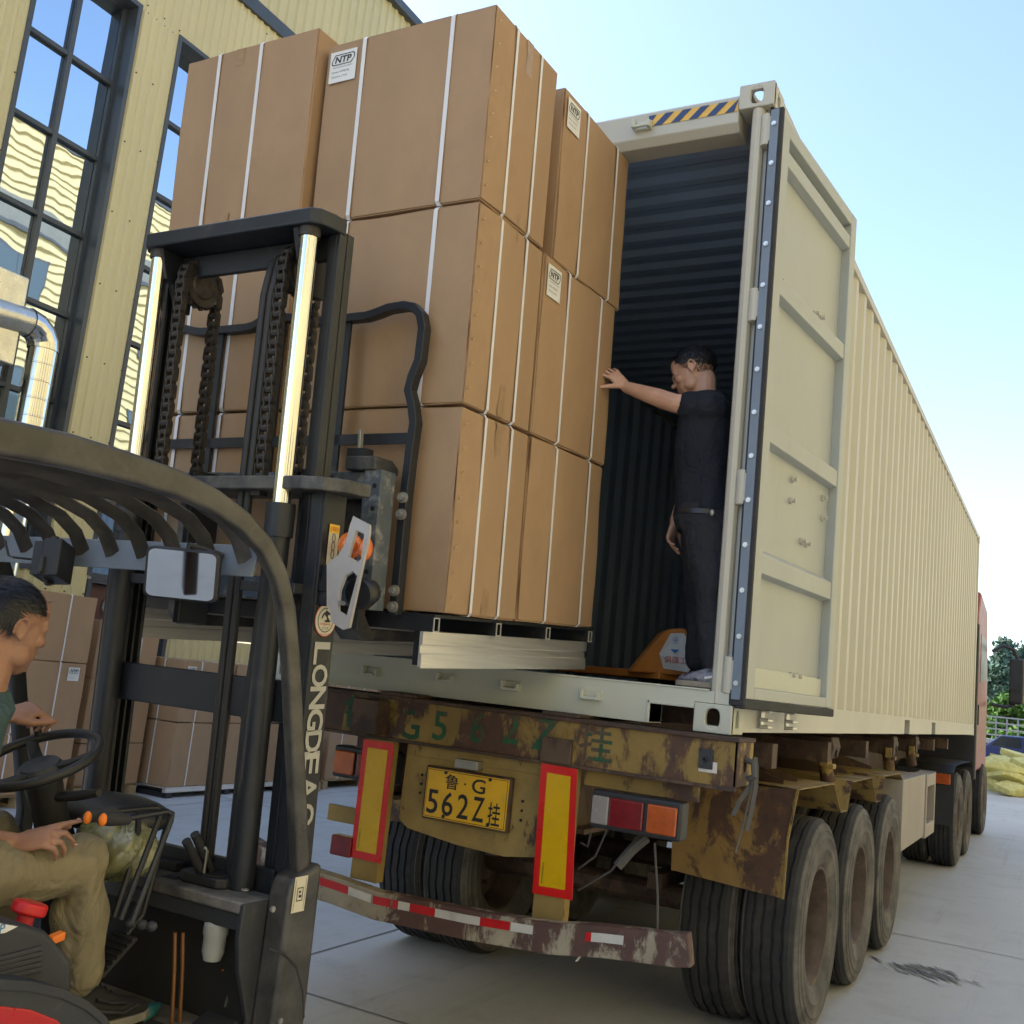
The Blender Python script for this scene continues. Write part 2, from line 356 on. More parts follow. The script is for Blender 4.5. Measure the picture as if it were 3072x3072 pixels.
# cladding screws near the visible strip
scr = MB().cyl((0, 0, 0), (.012, 0, 0), .010, 6).mesh('cladding_screw', 'screw_rust')
for zi in range(1, 11):
    for yy in (3.64, 3.90, 4.17, 5.66, 5.95, 6.2, 1.6, 1.9, 2.12):
        link('cladding_screw', scr, FB, M=Matrix.Translation(Vector((XW+.02, yy+random.uniform(-.01, .01), 1.2+zi*.93))-Vector(ORG[FB])))
# ------------------------------------------------------------------ hall across the yard (mirrored in the windows, lit by the sun)
XO = 9.0; OZ = 17.2
OB = thing('opposite_hall', 'tall yellow ribbed hall across the yard, mirrored in the tall windows', 'building', (XO+4, 10, 0))
def hrib(z0, z1, y0, y1, mt='wall_yellow_far', pitch=.30, dep=.07):
    n = max(1, round((z1-z0)/pitch)); k = (z1-z0)/n; v = []; f = []
    for i in range(n):
        for a, d in ((0, 0), (.55, 0), (.68, dep), (.87, dep)): v += [(XO-d, y0, z0+k*(i+a)), (XO-d, y1, z0+k*(i+a))]
    v += [(XO, y0, z1), (XO, y1, z1)]
    for i in range(len(v)//2-1): f.append((2*i, 2*i+1, 2*i+3, 2*i+2))
    return MB().add(v, f).out('wall_sheet', mt, OB)
OY0, OY1 = -30, 46
hrib(14.9, OZ, OY0, OY1); hrib(0, 13.9, OY0, OY1)
MB().box(XO-.02, XO+.05, OY0, OY1, 13.9, 14.9).out('eave_shade_band', 'shutter_and_shade', OB)  # dark strip painted in for the shade under the eave
MB().box(XO-.10, XO+.2, OY0, OY1, OZ, OZ+.15).out('eave_gutter', 'frame_grey', OB)
MB().box(XO-.14, XO-.02, OY0, OY1, 13.82, 13.95).out('eave_gutter', 'frame_grey', OB)
MB().add([(XO+.1, OY0, OZ+.1), (XO+12, OY0, OZ+1.5), (XO+12, OY1, OZ+1.5), (XO+.1, OY1, OZ+.1)], [(0, 1, 2, 3)]).out('roof', 'roof_grey', OB)
MB().add([(XO+.02, OY1, 0), (XO+12, OY1, 0), (XO+12, OY1, OZ+1.5), (XO+.02, OY1, OZ+.1)], [(0, 1, 2, 3)]).out('gable_wall', 'wall_yellow_far', OB)
for y in (-18, -12, -6, 0, 6, 13.6, 20.0, 26.5, 33):
    for z0, z1 in ((11.6, 13.2), (7.0, 9.6), (1.2, 4.2)):
        fr = MB().box(XO-.12, XO-.055, y, y+1.9, z0, z1).out('window', 'frame_grey', OB)
        MB().box(XO-.128, XO-.12, y+.08, y+.92, z0+.08, z1-.08).out('pane', 'window_dark', fr); MB().box(XO-.128, XO-.12, y+.98, y+1.82, z0+.08, z1-.08).out('pane', 'window_dark', fr)
# ------------------------------------------------------------------ foil wrapped duct in front of the first window
XD = -8.9
DU = thing('exhaust_duct', 'shiny banded sheet metal exhaust duct with elbow in front of the tall window', 'duct', (XD, 3.2, 0))
dc = atX(57, 790, XD); dt = atX(92, 655, XD); r = .155; yc = dc[1]
m = MB(); m.cyl((XD, yc, .0), (XD, yc, 4.72), r, 32, cap=False); m.out('duct_pipe', 'duct_metal', DU, smooth=60)
for i in range(24): z = .15+i*.20; m = MB(); m.lathe([(r, -.010), (r+.004, -.006), (r+.004, .006), (r, .010)], (XD, yc, z), (0, 0, 1), 32); m.out('duct_band', 'duct_metal', DU, smooth=30)
m = MB(); rings = []
el = []
for i in range(5):
    a = rad(90*i/4); el.append((XD+.0, yc-.24*(1-math.cos(a)), 4.72+.24*math.sin(a)))
for i, p in enumerate(el):
    a = rad(90*i/4); tdir = np.array([0, -math.sin(a), math.cos(a)]); x = np.array([1., 0, 0]); y = np.cross(tdir, x)
    rings.append([np.array(p)+(r+.012)*(math.cos(2*math.pi*k/32)*x+math.sin(2*math.pi*k/32)*y) for k in range(32)])
for i in range(4): MB().loft([rings[i], rings[i+1]], cap=False).out('duct_elbow', 'duct_metal', DU, smooth=20)
e = np.array(el[-1]); m = MB(); rn = random.Random(5)
pr = [e+np.array([0, -.14*i, -.012*i]) for i in range(14)]; m.tube(pr, [r*(1+rn.uniform(-.05, .05)) for _ in pr], 24); m.out('duct_branch', 'foil', DU, smooth=60)
FX = thing('foil_box', 'crumpled foil wrapped box mounted beside the duct elbow', 'duct box', (XD, 2.3, 4.4))
m = MB(); q0, q1 = atX(-30, 530, XD+.1), atX(58, 655, XD+.1); NN = 10; zz0, zz1 = min(q0[2], q1[2])-.25, max(q0[2], q1[2])-.05
bm_v = []; m.box(XD-.35, XD+.05, q0[1]-.5, q1[1]-.12, zz0, zz1+.3); m.out('box', 'foil', FX, .02, 3)
m = MB(); m.box(XD-.5, XD-.28, q0[1]-.3, q1[1]-.3, .0, zz0); m.out('stand', 'frame_grey', FX)
# ------------------------------------------------------------------ far right: insulation piles, vehicles, trees
mat('wool', (.60, .56, .22), .85, var=.16, scale=7, bmp=.5, bscale=30, dirt=(.42, .39, .15), dirt_thr=(.5, .8), dscale=6)
mat('leaf_a', (.085, .135, .105), .7, var=.45, scale=1.5, spec=.2); mat('leaf_b', (.10, .19, .045), .7, var=.4, scale=1.5, spec=.2); mat('bark', (.06, .05, .04), .9)
mat('car_blue', (.015, .03, .16), .3, coat=.5); mat('lorry_grey', (.20, .22, .25), .5); mat('car_glass', (.03, .04, .05), .1)
grass = struct(grid_plane('grass_field', -120, 120, 62, 400, .0, 'leaf_b'))
WG = 'yellow insulation batts dumped at the far end of the yard'
rw = random.Random(12)
def batt(c, L, W, H, az, tx, ty, lab):
    m = MB(); n = 8; R_ = np.array(Matrix.Rotation(az, 3, 'Z') @ Matrix.Rotation(tx, 3, 'X') @ Matrix.Rotation(ty, 3, 'Y')); rings = []
    for i in range(n+1):
        u = -1+2*i/n; s = 1-.18*abs(u)**4; rr = []
        for a, b2 in rnd_(W/2, H/2): rr.append(np.asarray(c)+R_@np.array([u*L/2, a*s+rw.uniform(-.02, .02), b2*s*(1+.25*math.sin(u*3+az))+rw.uniform(-.015, .015)]))
        rings.append(rr)
    m.loft(rings); o = m.out('insulation_batt', 'wool', smooth=50); tag(o, lab, 'insulation', WG); return o
def rnd_(w, h, r=.5, n=2):
    out = []
    for sx, sy, a0 in ((1, 1, 0), (-1, 1, 90), (-1, -1, 180), (1, -1, 270)):
        for k in range(n+1): a = rad(a0+90*k/n); q = min(w, h)*r; out.append((sx*(w-q)+q*math.cos(a), sy*(h-q)+q*math.sin(a)))
    return out
LBW = 'yellow mineral wool batt lying in the loose heap at the far end of the yard'
for i in range(34):
    f = rw.random(); base = atZ(1875+60*f+rw.uniform(-8, 26), 1452+rw.uniform(-18, 50), 0); y = min(max(base[1], 22), 34); x = base[0] if base[1] == y else CAM[0]+(base[0]-CAM[0])*(y-CAM[1])/(base[1]-CAM[1])
    batt((x, y, .18+.14*(i % 6)*rw.uniform(.6, 1)), rw.uniform(.9, 1.6), rw.uniform(.5, .9), rw.uniform(.14, .3), rw.uniform(0, 3), rw.uniform(-.5, .5), rw.uniform(-.4, .4), LBW)
def tree(x, y, h, w, mt, label, seed, conifer=False, n=1500, ls=.28):
    rg = random.Random(seed); t = thing('tree' if h > 5 else 'shrub', label, 'tree' if h > 5 else 'shrub', (x, y, 0), 'trees beyond the far end of the yard' if h > 5 else 'shrubs along the far fence')
    m = MB(); m.tube([(x, y, 0), (x+.1, y, h*.35), (x-.1, y+.1, h*.7), (x, y, h*.93)], [h*.022, h*.017, h*.010, h*.003], 8)
    for k in range(8): a = rg.uniform(0, 6.28); z = h*rg.uniform(.3, .75); r_ = w*rg.uniform(.4, .8); m.tube([(x, y, z), (x+math.cos(a)*r_*.6, y+math.sin(a)*r_*.6, z+h*.07), (x+math.cos(a)*r_, y+math.sin(a)*r_, z+h*.10)], [h*.008, h*.005, h*.002], 5)
    m.out('trunk', 'bark', t)
    cl = []
    for k in range(26 if h > 5 else 14):
        z = rg.uniform(.18 if conifer else .28, .97); prof = (1-z)**.75 if conifer else math.sin(math.pi*min(1, (z-.2)/.8*.9+.12))**.7
        a = rg.uniform(0, 6.28); rr = w*prof*rg.uniform(.25, .95); cl.append((x+math.cos(a)*rr, y+math.sin(a)*rr, z*h, w*rg.uniform(.18, .36)))
    m = MB(); v = []; f = []
    for k in range(n):
        c = rg.choice(cl); d = np.array([rg.gauss(0, 1), rg.gauss(0, 1), rg.gauss(0, .8)]); p = np.array(c[:3])+d/max(np.linalg.norm(d), .01)*c[3]*rg.uniform(.4, 1.1)
        u = np.array([rg.gauss(0, 1) for _ in range(3)]); u /= np.linalg.norm(u); wv = np.cross(u, [rg.gauss(0, 1) for _ in range(3)]); wv /= np.linalg.norm(wv); s = ls*rg.uniform(.5, 1.1); o = len(v)
        v += [p-u*s, p+wv*s*.5, p+u*s, p-wv*s*.5]; f.append((o, o+1, o+2, o+3))
    m.add(v, f); m.out('crown', mt, t)
def xat(xd, Y): return atY(xd, 1350, Y)[0]
k = 0
for xd, Y, h, w, lab in ((1872, 92, 7.2, 2.8, 'dark green tree behind the cab mirror'), (1893, 84, 8.4, 2.6, 'tall dark green pointed tree beside the cab mirror'), (1915, 95, 7.4, 3.0, 'dark green tree with a broad crown at the yard end'), (1938, 86, 8.2, 2.8, 'tall dark green tree at the edge of the tree row'), (1905, 102, 8.0, 3.5, 'dark green tree at the back of the tree row'), (1960, 92, 8.4, 3.5, 'dark tree at the outer end of the tree row'), (1860, 100, 7.5, 3, 'dark green tree half hidden by the red cab')):
    tree(xat(xd, Y), Y, h, w, 'leaf_a', lab, 40+k, conifer=(k in (1, 3)), n=5200, ls=.30); k += 1
for xd, Y, h, w, lab in ((1885, 70, 3.3, 2.0, 'bright green round shrub beside the truck door'), (1912, 68, 3.5, 2.1, 'bright green leafy shrub below the tall pointed tree'), (1936, 72, 3.4, 2.1, 'bright green shrub behind the grey lorry'), (1868, 74, 3.2, 1.9, 'bright green shrub half hidden by the truck')):
    tree(xat(xd, Y), Y, h, w, 'leaf_b', lab, 60+k, n=2200, ls=.26); k += 1
# parked lorry with slatted sides and a blue car
x = xat(1950, 55); LR = thing('parked_lorry', 'grey stake-sided lorry parked in front of the far trees', 'lorry', (x, 55, 0))
m = MB(); m.box(x-3.2, x+3.4, 54.0, 56.3, .9, 1.1); m.out('lorry_bed', 'lorry_grey', LR)
for i in range(14): m = MB(); m.box(x-3.2+.5*i, x-3.12+.5*i, 54.0, 54.06, 1.1, 2.2); m.out('stake', 'lorry_grey', LR)
for z in (1.3, 1.6, 1.9, 2.2): m = MB(); m.box(x-3.2, x+3.4, 53.97, 54.0, z, z+.07); m.out('side_rail', 'lorry_grey', LR)
for dx in (-2.2, -1.1, 2.2): m = MB(); m.lathe([(0, -.12), (.45, -.12), (.5, -.08), (.5, .08), (.45, .12), (0, .12)], (x+dx, 54.3, .5), (0, 1, 0), 20); m.out('wheel', 'rubber_dark', LR) if 'rubber_dark' in MAT else m.out('wheel', 'tyre', LR)
m = MB(); m.prism([(x+3.5, 54.0, .6), (x+3.5, 54.0, 2.6), (x+4.9, 54.0, 2.6), (x+5.4, 54.0, 1.6), (x+5.4, 54.0, .6)], (0, 2.3, 0)); m.out('lorry_cab', 'lorry_grey', LR, .05)
x = xat(1938, 44); CB = thing('parked_car', 'dark blue car parked beyond the insulation heap', 'car', (x, 44, 0))
m = MB(); P_ = [(-2.2, .3), (-2.2, .85), (-1.5, .95), (-.9, 1.42), (.7, 1.45), (1.5, .95), (2.15, .8), (2.2, .3)]
m.prism([(x+a, 43.2, b2) for a, b2 in P_], (0, 1.7, 0)); m.out('body', 'car_blue', CB, .06, 3)
for a, c in ((-1.3, -.15), (-.05, 1.15)): m = MB(); m.prism([(x+a, 43.19, .95), (x+a+.35*(a < -1), 43.19, 1.36), (x+c-.4*(a > -1), 43.19, 1.36), (x+c, 43.19, .95)], (0, .01, 0)); m.out('side_window', 'car_glass', CB)
for a in (-1.4, 1.35): m = MB(); m.lathe([(0, -.09), (.28, -.09), (.32, -.06), (.32, .06), (.28, .09), (0, .09)], (x+a, 43.3, .32), (0, 1, 0), 20); m.out('wheel', 'tyre', CB, smooth=40)
# ================================================================== shipping container
Z0 = 1.545
CT = thing('shipping_container', 'cream corrugated steel shipping container with its right door swung open on the trailer', 'container', (-1.219, 6.1, Z0))
def ringplate(mb, c, u, v, n, hw, hh, ou, ov, th, rnd=.6):
    """rectangular plate (half sizes hw, hh) with a rounded slot (half sizes ou, ov)"""
    c, u, v, n = map(lambda q: np.asarray(q, float), (c, u, v, n)); N = 32; A = []; Bq = []
    for i in range(N):
        a = 2*math.pi*(i+.5)/N; ca, sa = math.cos(a), math.sin(a); k = min(hw/max(abs(ca), 1e-6), hh/max(abs(sa), 1e-6))
        A.append((k*ca, k*sa))
        e = 2/rnd if rnd else 2
        Bq.append((ou*math.copysign(abs(ca)**(2/e), ca), ov*math.copysign(abs(sa)**(2/e), sa)))
    # snap nearest samples to the rectangle corners
    for sx in (-1, 1):
        for sy in (-1, 1):
            i = min(range(N), key=lambda j: (A[j][0]-sx*hw)**2+(A[j][1]-sy*hh)**2); A[i] = (sx*hw, sy*hh)
    P = lambda L, d: [c+u*a+v*q+n*d for a, q in L]
    o = [P(A, 0), P(Bq, 0), P(Bq, -th), P(A, -th)]
    vs = [q for r in o for q in r]; fs = []
    for r in range(4):
        for i in range(N):
            j = (i+1) % N; fs.append((r*N+i, r*N+j, ((r+1) % 4)*N+j, ((r+1) % 4)*N+i))
    mb.add(vs, fs)
def casting(x, y, z, sx, sy, sz):
    """corner casting with its outer corner at (x, y, z); s* point inwards"""
    m = MB(); w, l, h = .162, .178, .118
    cx, cy, cz = x+sx*w/2, y+sy*l/2, z+sz*h/2; th = .03
    ringplate(m, (cx, y, cz), (1, 0, 0), (0, 0, 1), (0, -sy, 0), w/2, h/2, .030, .040, th, .75)
    ringplate(m, (x, cy, cz), (0, 1, 0), (0, 0, 1), (-sx, 0, 0), l/2-.001, h/2-.001, .026, .040, th, .75)
    ringplate(m, (cx, cy, z), (1, 0, 0), (0, 1, 0), (0, 0, -sz), w/2-.002, l/2-.002, .032, .062, th, .75)
    zz = z+sz*h
    m.box(*sorted((x+sx*.003, x+sx*w-sx*.003)), *sorted((y+sy*.003, y+sy*l-sy*.003)), *sorted((zz-sz*.014, zz-sz*.001)))
    return m
for i, (x, sx) in enumerate(((0, -1), (-2.438, 1))):
    for y, sy in ((0, 1), (12.192, -1)):
        for z, sz in ((Z0, 1), (Z0+2.896, -1)):
            casting(x, y, z, sx, sy, sz).out('corner_casting', 'cream_pale' if z < 2 else 'cream', CT, .006)
# posts
def post(x0, x1, y0, y1, n='corner_post'): return MB().box(x0, x1, y0, y1, Z0+.119, Z0+2.777).out(n, 'cream', CT, .012)
# rear right post: rounded nose towards the rear, stepped back on the outside
rp = MB(); prof = [(-.105, .10), (-.105, .035), (-.095, .012), (-.075, .003), (-.055, .010), (-.046, .03), (-.046, .05), (-.012, .05), (-.012, .16), (-.105, .16)]
rp.prism([(a, q, Z0+.119) for a, q in prof], (0, 0, 2.658)); rp.out('corner_post', 'cream', CT, .003)
lp = MB(); lp.prism([(-2.438-a, q, Z0+.119) for a, q in prof][::-1], (0, 0, 2.658)); lp.out('corner_post', 'cream', CT, .003)
post(-.11, -.002, 12.05, 12.19); post(-2.436, -2.33, 12.05, 12.19)
# header with hazard stripes
hd = MB(); zt = Z0+2.896
hd.prism([(-2.276, .012, zt-.045), (-2.276, .012, zt-.17), (-2.276, .045, zt-.205), (-2.276, .16, zt-.205), (-2.276, .16, zt-.03), (-2.276, .03, zt-.03)], (2.114, 0, 0)); hd = hd.out('door_header', 'cream', CT, .006)
def stripes(x0, x1):
    zt0, zb0 = zt-.062, zt-.118; y = .0095
    MB().add([(x0, y, zb0), (x1, y, zb0), (x1, y, zt0), (x0, y, zt0)], [(0, 1, 2, 3)]).out('hazard_decal', 'hazard_yellow', hd)
    m = MB(); n = 5; w = (x1-x0)/n
    for i in range(n+1):
        a = x0+i*w-w*.7; q = [(a, zb0), (a+w*.5, zb0), (a+w*1.15, zt0), (a+w*.65, zt0)]
        q = [(min(max(p, x0), x1), zz) for p, zz in q]
        if q[1][0]-q[0][0] > .005 or q[2][0]-q[3][0] > .005: m.add([(p, y-.0015, zz) for p, zz in q], [(0, 1, 2, 3)])
    m.out('hazard_stripe', 'hazard_blue', hd)
stripes(-.60, -.166); stripes(-2.27, -1.84)
def keeper(x, z, up=1, par=None):
    m = MB(); s = up
    m.box(x-.045, x+.045, -.004, .012, z-.022, z+.022)
    m.box(x-.045, x-.028, -.040, .0, z-.020*s, z+.022*s) if s > 0 else m.box(x-.045, x-.028, -.040, .0, z-.022, z+.02)
    m.box(x+.028, x+.045, -.030, .0, z-.022, z+.012)
    m.box(x-.035, x+.035, -.036, -.022, z-.022, z-.008)
    return m.out('cam_keeper', 'cream_pale', par or CT, .004)
for p in ((1213, 237),): q = atY(*p, 0); keeper(q[0], q[2], -1, hd)
keeper(-1.55, zt-.11, -1, hd); keeper(-1.95, zt-.11, -1, hd)
# sill
sl = MB(); sl.box(-2.085, -.353, .004, .15, Z0+.012, Z0+.168); sl.box(-2.276, -2.085, .004, .15, Z0+.092, Z0+.168); sl.box(-.353, -.162, .004, .15, Z0+.092, Z0+.168)
sl.box(-.165, -.012, .006, .15, Z0+.12, Z0+.168); sl.box(-2.426, -2.273, .006, .15, Z0+.12, Z0+.168)
sill = sl.out('door_sill', 'cream_pale', CT)
lip = MB(); lip.box(-2.33, -.105, -.002, .02, Z0+.168, Z0+.176); lip.out('sill_lip', 'cream_pale', sill, .003)
for xx in (-.353, -2.085, ):
    s = 1 if xx > -1 else -1
    m = MB(); m.box(*sorted((xx-s*.014, xx)), -.003, .15, Z0+.012, Z0+.106); m.box(*sorted((xx-s*.014, xx+s*.19)), -.003, .15, Z0+.092, Z0+.106); m.out('pocket_frame', 'cream_pale', sill, .004)
for p in ((702, 1267), (843, 1279), (966, 1294), (1118, 1311)): q = atY(*p, 0); keeper(q[0], q[2], 1, sill)
# corrugated sheets
def corr(L, pitch, depth, flat=.26):
    pts = []; n = int(L/pitch); k = L/n
    for i in range(n):
        b = i*k; pts += [(b, 0), (b+k*flat, 0), (b+k*.5, depth), (b+k*(.5+flat), depth)]
    pts.append((L, 0)); return pts
def sheet(kind, L, pitch, depth, o, along, dirn, ext):
    o, along, dirn, ext = map(lambda q: np.asarray(q, float), (o, along, dirn, ext)); P = corr(L, pitch, depth); v = []; f = []
    for a, d in P: v += [o+along*a+dirn*d, o+along*a+dirn*d+ext]
    for i in range(len(P)-1): f.append((2*i, 2*i+2, 2*i+3, 2*i+1))
    return MB().add(v, f)
sheet('r', 11.87, .278, .036, (-.012, .16, Z0+.15), (0, 1, 0), (-1, 0, 0), (0, 0, 2.69)).out('side_panel', 'cream', CT)
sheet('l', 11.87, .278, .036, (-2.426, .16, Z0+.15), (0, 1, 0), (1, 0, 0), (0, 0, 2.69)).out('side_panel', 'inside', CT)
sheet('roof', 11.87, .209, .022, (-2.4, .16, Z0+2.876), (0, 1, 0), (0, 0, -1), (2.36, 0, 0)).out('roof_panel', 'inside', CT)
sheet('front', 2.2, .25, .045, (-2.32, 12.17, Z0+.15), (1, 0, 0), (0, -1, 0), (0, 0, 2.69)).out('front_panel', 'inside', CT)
m = MB(); m.box(-.07, -.002, .178, 12.014, Z0+2.83, Z0+2.89); m.box(-2.436, -2.37, .178, 12.014, Z0+2.83, Z0+2.89); m.out('top_rail', 'cream', CT, .006)
br = MB()
ya, yb = atX(1200*.53004*1932/3072+2048*1932/3072, 1325, 0)[1], 0
segs = [(.178, 5.05), (5.37, 7.00), (7.32, 12.014)]
for a, c in segs: br.box(-.05, -.004, a, c, Z0+.012, Z0+.128)
br.box(-.06, -.001, .178, 12.014, Z0+.128, Z0+.152)
br.box(-2.434, -2.39, .178, 12.014, Z0+.012, Z0+.15)
br = br.out('bottom_rail', 'cream', CT)
for a, c in ((5.05, 5.37), (7.00, 7.32)):
    m = MB(); m.box(-.30, -.29, a-.01, c+.01, Z0+.012, Z0+.128); m.out('fork_pocket', 'dark', br)
fl = MB(); fl.box(-2.39, -.05, .15, 12.05, Z0+.13, Z0+.165); fl.out('floor', 'chassis_dark', CT)
cm = MB()
for i in range(38): cm.box(-2.38, -.06, .4+i*.31, .45+i*.31, Z0+.014, Z0+.129)
cm.out('cross_members', 'chassis_dark', CT)
m = text_mesh('YI', 'tag_orange', atX(1709, 1321, -.006), (0, 1, 0), (0, 0, 1), .055); m.out('stencil_mark', 'tag_orange', CT)
m = text_mesh('BT', 'tag_orange', atX(1757, 1334, -.006), (0, 1, 0), (0, 0, 1), .055); m.out('stencil_mark', 'tag_orange', CT)
# ------------------------------------------------------------------ open right-hand door
PHI = rad(6.2); DH = np.array([.042, .02, 0]); Dd = np.array([math.sin(PHI), math.cos(PHI), 0]); Dn = np.array([math.cos(PHI), -math.sin(PHI), 0])
def dp(u, z, n): return DH+Dd*u+Dn*n+np.array([0, 0, z])
def onDoor(xd, yd, n=0):
    d = ray(D(xd, yd)); k = ((DH+Dn*n-CAM)@Dn)/(d@Dn); p = CAM+d*k; return (p-DH)@Dd, p[2]
DW, DZ0, DZ1 = 1.13, Z0+.150, Z0+2.735
def dbox(m, u0, u1, z0, z1, n0, n1): return m.obox(dp((u0+u1)/2, (z0+z1)/2, (n0+n1)/2), Dd*(u1-u0)/2, Dn*(n1-n0)/2, np.array([0, 0, (z1-z0)/2]))
dm = MB(); dbox(dm, 0, .10, DZ0, DZ1, -.05, .0); dbox(dm, DW-.085, DW, DZ0, DZ1, -.05, 0); dbox(dm, .10, DW-.085, DZ1-.07, DZ1, -.05, -.001); dbox(dm, .10, DW-.085, DZ0, DZ0+.05, -.05, -.001)
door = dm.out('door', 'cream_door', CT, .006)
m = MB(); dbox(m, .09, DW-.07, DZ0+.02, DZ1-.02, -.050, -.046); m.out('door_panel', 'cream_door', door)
for (xa, ya_), hgt in (((1510, 300), .11), ((1495, 530), .12), ((1478, 800), .125), ((1462, 1040), .125)):
    u, z = onDoor(xa, ya_); m = MB()
    ring = [(z, -.047), (z-.03, -.006), (z-hgt+.012, -.006), (z-hgt, -.047)]
    m.prism([dp(.10, a, b_) for a, b_ in ring], Dd*(DW-.185)); m.out('door_rib', 'cream_door', door, .004)
u, z = onDoor(1450, 1262); m = MB(); dbox(m, .10, DW-.085, DZ0+.05, z, -.046, -.030); m.out('door_kick_plate', 'cream_pale', door, .003)
gk = MB()
def gstrip(m, u0, u1, z0, z1, n0, n1): dbox(m, u0, u1, z0, z1, n0, n1)
gstrip(gk, -.024, -.001, DZ0-.03, DZ1+.02, -.06, .008); gstrip(gk, -.02, DW+.015, DZ0-.04, DZ0-.001, -.035, .010); gstrip(gk, DW+.001, DW+.02, DZ0-.02, DZ1, -.05, -.02)
gk = gk.out('door_gasket', 'rubber', door, .006)
gs = MB(); gstrip(gs, -.030, -.024, DZ0-.005, DZ1+.01, -.047, -.010); gs.out('gasket_retainer', 'gasket_strip', door)
scm = MB().cyl((0, 0, 0), (0, -.006, 0), .011, 10).cyl((0, -.006, 0), (0, -.009, 0), .007, 6).mesh('screw', 'zinc', smooth=40)
for i in range(14):
    zz = DZ0+.06+i*(DZ1-DZ0-.12)/13; q = dp(-.030, zz, -.029)-np.array(ORG[door])
    link('screw', scm, door, M=Matrix.Translation(Vector(q)) @ Matrix.Rotation(-PHI, 4, 'Z'))
blm = MB().cyl((0, 0, 0), (.012, 0, 0), .016, 8).cyl((.012, 0, 0), (.030, 0, 0), .010, 6).mesh('bolt', 'cream', smooth=30)
for p in ((1465+70, 592), (1546, 600), (1590, 645), (1493, 905), (1550, 940), (1490, 945), (1549, 977), (1510, 1021), (1519, 1027), (1567, 1047), (1576, 1053), (1490, 1274), (1502, 1276), (1551, 1288), (1560, 1290), (1489, 1304), (1499, 1306), (1547, 1315), (1556, 1317), (1468, 532), (1478, 548), (1544, 638), (1558, 656)):
    u, z = onDoor(*p, -.046)
    if .1 < u < DW-.08 and DZ0+.06 < z < DZ1-.07:
        q = dp(u, z, -.046)-np.array(ORG[door]); link('bolt', blm, door, M=Matrix.Translation(Vector(q)) @ Matrix.Rotation(-PHI, 4, 'Z'))
for u in (.40, .72):
    for z, s in ((DZ0-.07, 1), (DZ1+.07, -1)):
        m = MB(); c = dp(u, z, -.075); m.cyl(c+np.array([0, 0, .10*s]), c+np.array([0, 0, -.05]), .012, 10)
        if s > 0:
            for k, r in ((-.01, .030), (-.04, .026), (.03, .024)): m.obox(c+Dn*.02+np.array([0, 0, k]), Dd*r, Dn*.022, np.array([0, .0, .007]))
            m.out('locking_cam', 'zinc', door, .004)
        else: m.obox(c-Dn*.01, Dd*.018, Dn*.02, np.array([0, 0, .02])); m.out('locking_cam', 'chassis_dark', door, .004)
    m = MB(); m.cyl(dp(u, DZ0, -.075), dp(u, DZ1, -.075), .017, 10); m.out('locking_rod', 'zinc', door, smooth=40)
for yd in (247, 577, 921, 1275):
    xd = 1410+(1275-yd)*(1462-1390)/(1275-247)-20; q = atY(xd, yd, .03); z = q[2]; m = MB()
    m.cyl((-.030, .022, z-.075), (-.030, .022, z+.075), .026, 14); m.box(-.032, .012, .006, .030, z-.06, z+.06); m.obox((.012, .02, z), (.03, .006, 0), (0, .016, 0), (0, 0, .06)); m.out('hinge', 'cream', door, .004, smooth=40)
# ================================================================== trailer
TR = thing('skeleton_trailer', 'rusty yellow container trailer with three axles and red and yellow rear boards', 'trailer', (-1.219, 5, 0))
XR = .06; XL = -2.498
m = MB(); m.box(XL, XR, -.10, -.085, 1.35, 1.524); m.box(XL, XR, -.08, .12, 1.36, 1.37); m.box(XL, XR, .105, .12, 1.37, 1.524)
bol = m.out('rear_bolster', 'chassis', TR)
m = MB(); m.box(XL-.01, XR+.01, -.115, .13, 1.524, 1.541); m.out('bolster_flange', 'chassis_dark', bol, .003)
m = MB(); m.box(XL-.004, XR+.004, -.112, -.085, 1.335, 1.350); m.out('bolster_flange', 'chassis_dark', bol, .003)
m = MB(); ringplate(m, (XR+.004, .01, 1.44), (0, 1, 0), (0, 0, 1), (1, 0, 0), .11, .085, .022, .035, .012, 1); m.out('bolster_end', 'chassis_yellow', bol); m = MB(); ringplate(m, (XL-.004, .01, 1.44), (0, 1, 0), (0, 0, 1), (-1, 0, 0), .11, .085, .022, .035, .012, 1); m.out('bolster_end', 'chassis_yellow', bol)
m = MB(); m.box(-1.745, -1.60, -.20, -.10, 1.36, 1.515); m.box(-1.66, -1.45, -.118, .1, 1.541, 1.56); m.out('bump_block', 'chassis_dark', bol, .006)
m = MB(); m.box(-.80, -.62, -.116, .1, 1.541, 1.558); m.box(-.785, -.64, -.125, -.10, 1.345, 1.45); m.out('bump_block', 'chassis_dark', bol, .006)
bx = lambda x, y: atY((1024+x*.53)*1932/3072, (2048+y*.53)*1932/3072, -.1015)
for ch, x, y, h in (('鲁', 85, 165, .155), ('G', 385, 235, .135), ('5', 560, 245, .13), ('6', 775, 255, .135), ('2', 960, 260, .13), ('Z', 1155, 290, .14), ('挂', 1440, 345, .15)):
    q = bx(x, y); q[1] = -.1025
    text_mesh(ch, 'green_paint', q, (1, 0, 0), (0, 0, 1), h, bold=.012).out('painted_letter', 'green_paint', bol)
q = bx(1905+180, 480+0); m = MB(); m.box(q[0]-.045, q[0]+.03, -.103, -.1012, q[2]-.02, q[2]+.022); m.out('sticker', 'tape_white', bol)
q = atY(1333, 1432, -.1); m = MB(); m.box(q[0]-.028, q[0]+.028, -.112, -.1, q[2]-.038, q[2]+.038); m.lathe([(.006, 0), (.010, 0), (.010, .016), (.006, .016)], (q[0], -.112, q[2]), (0, -1, 0), 12)
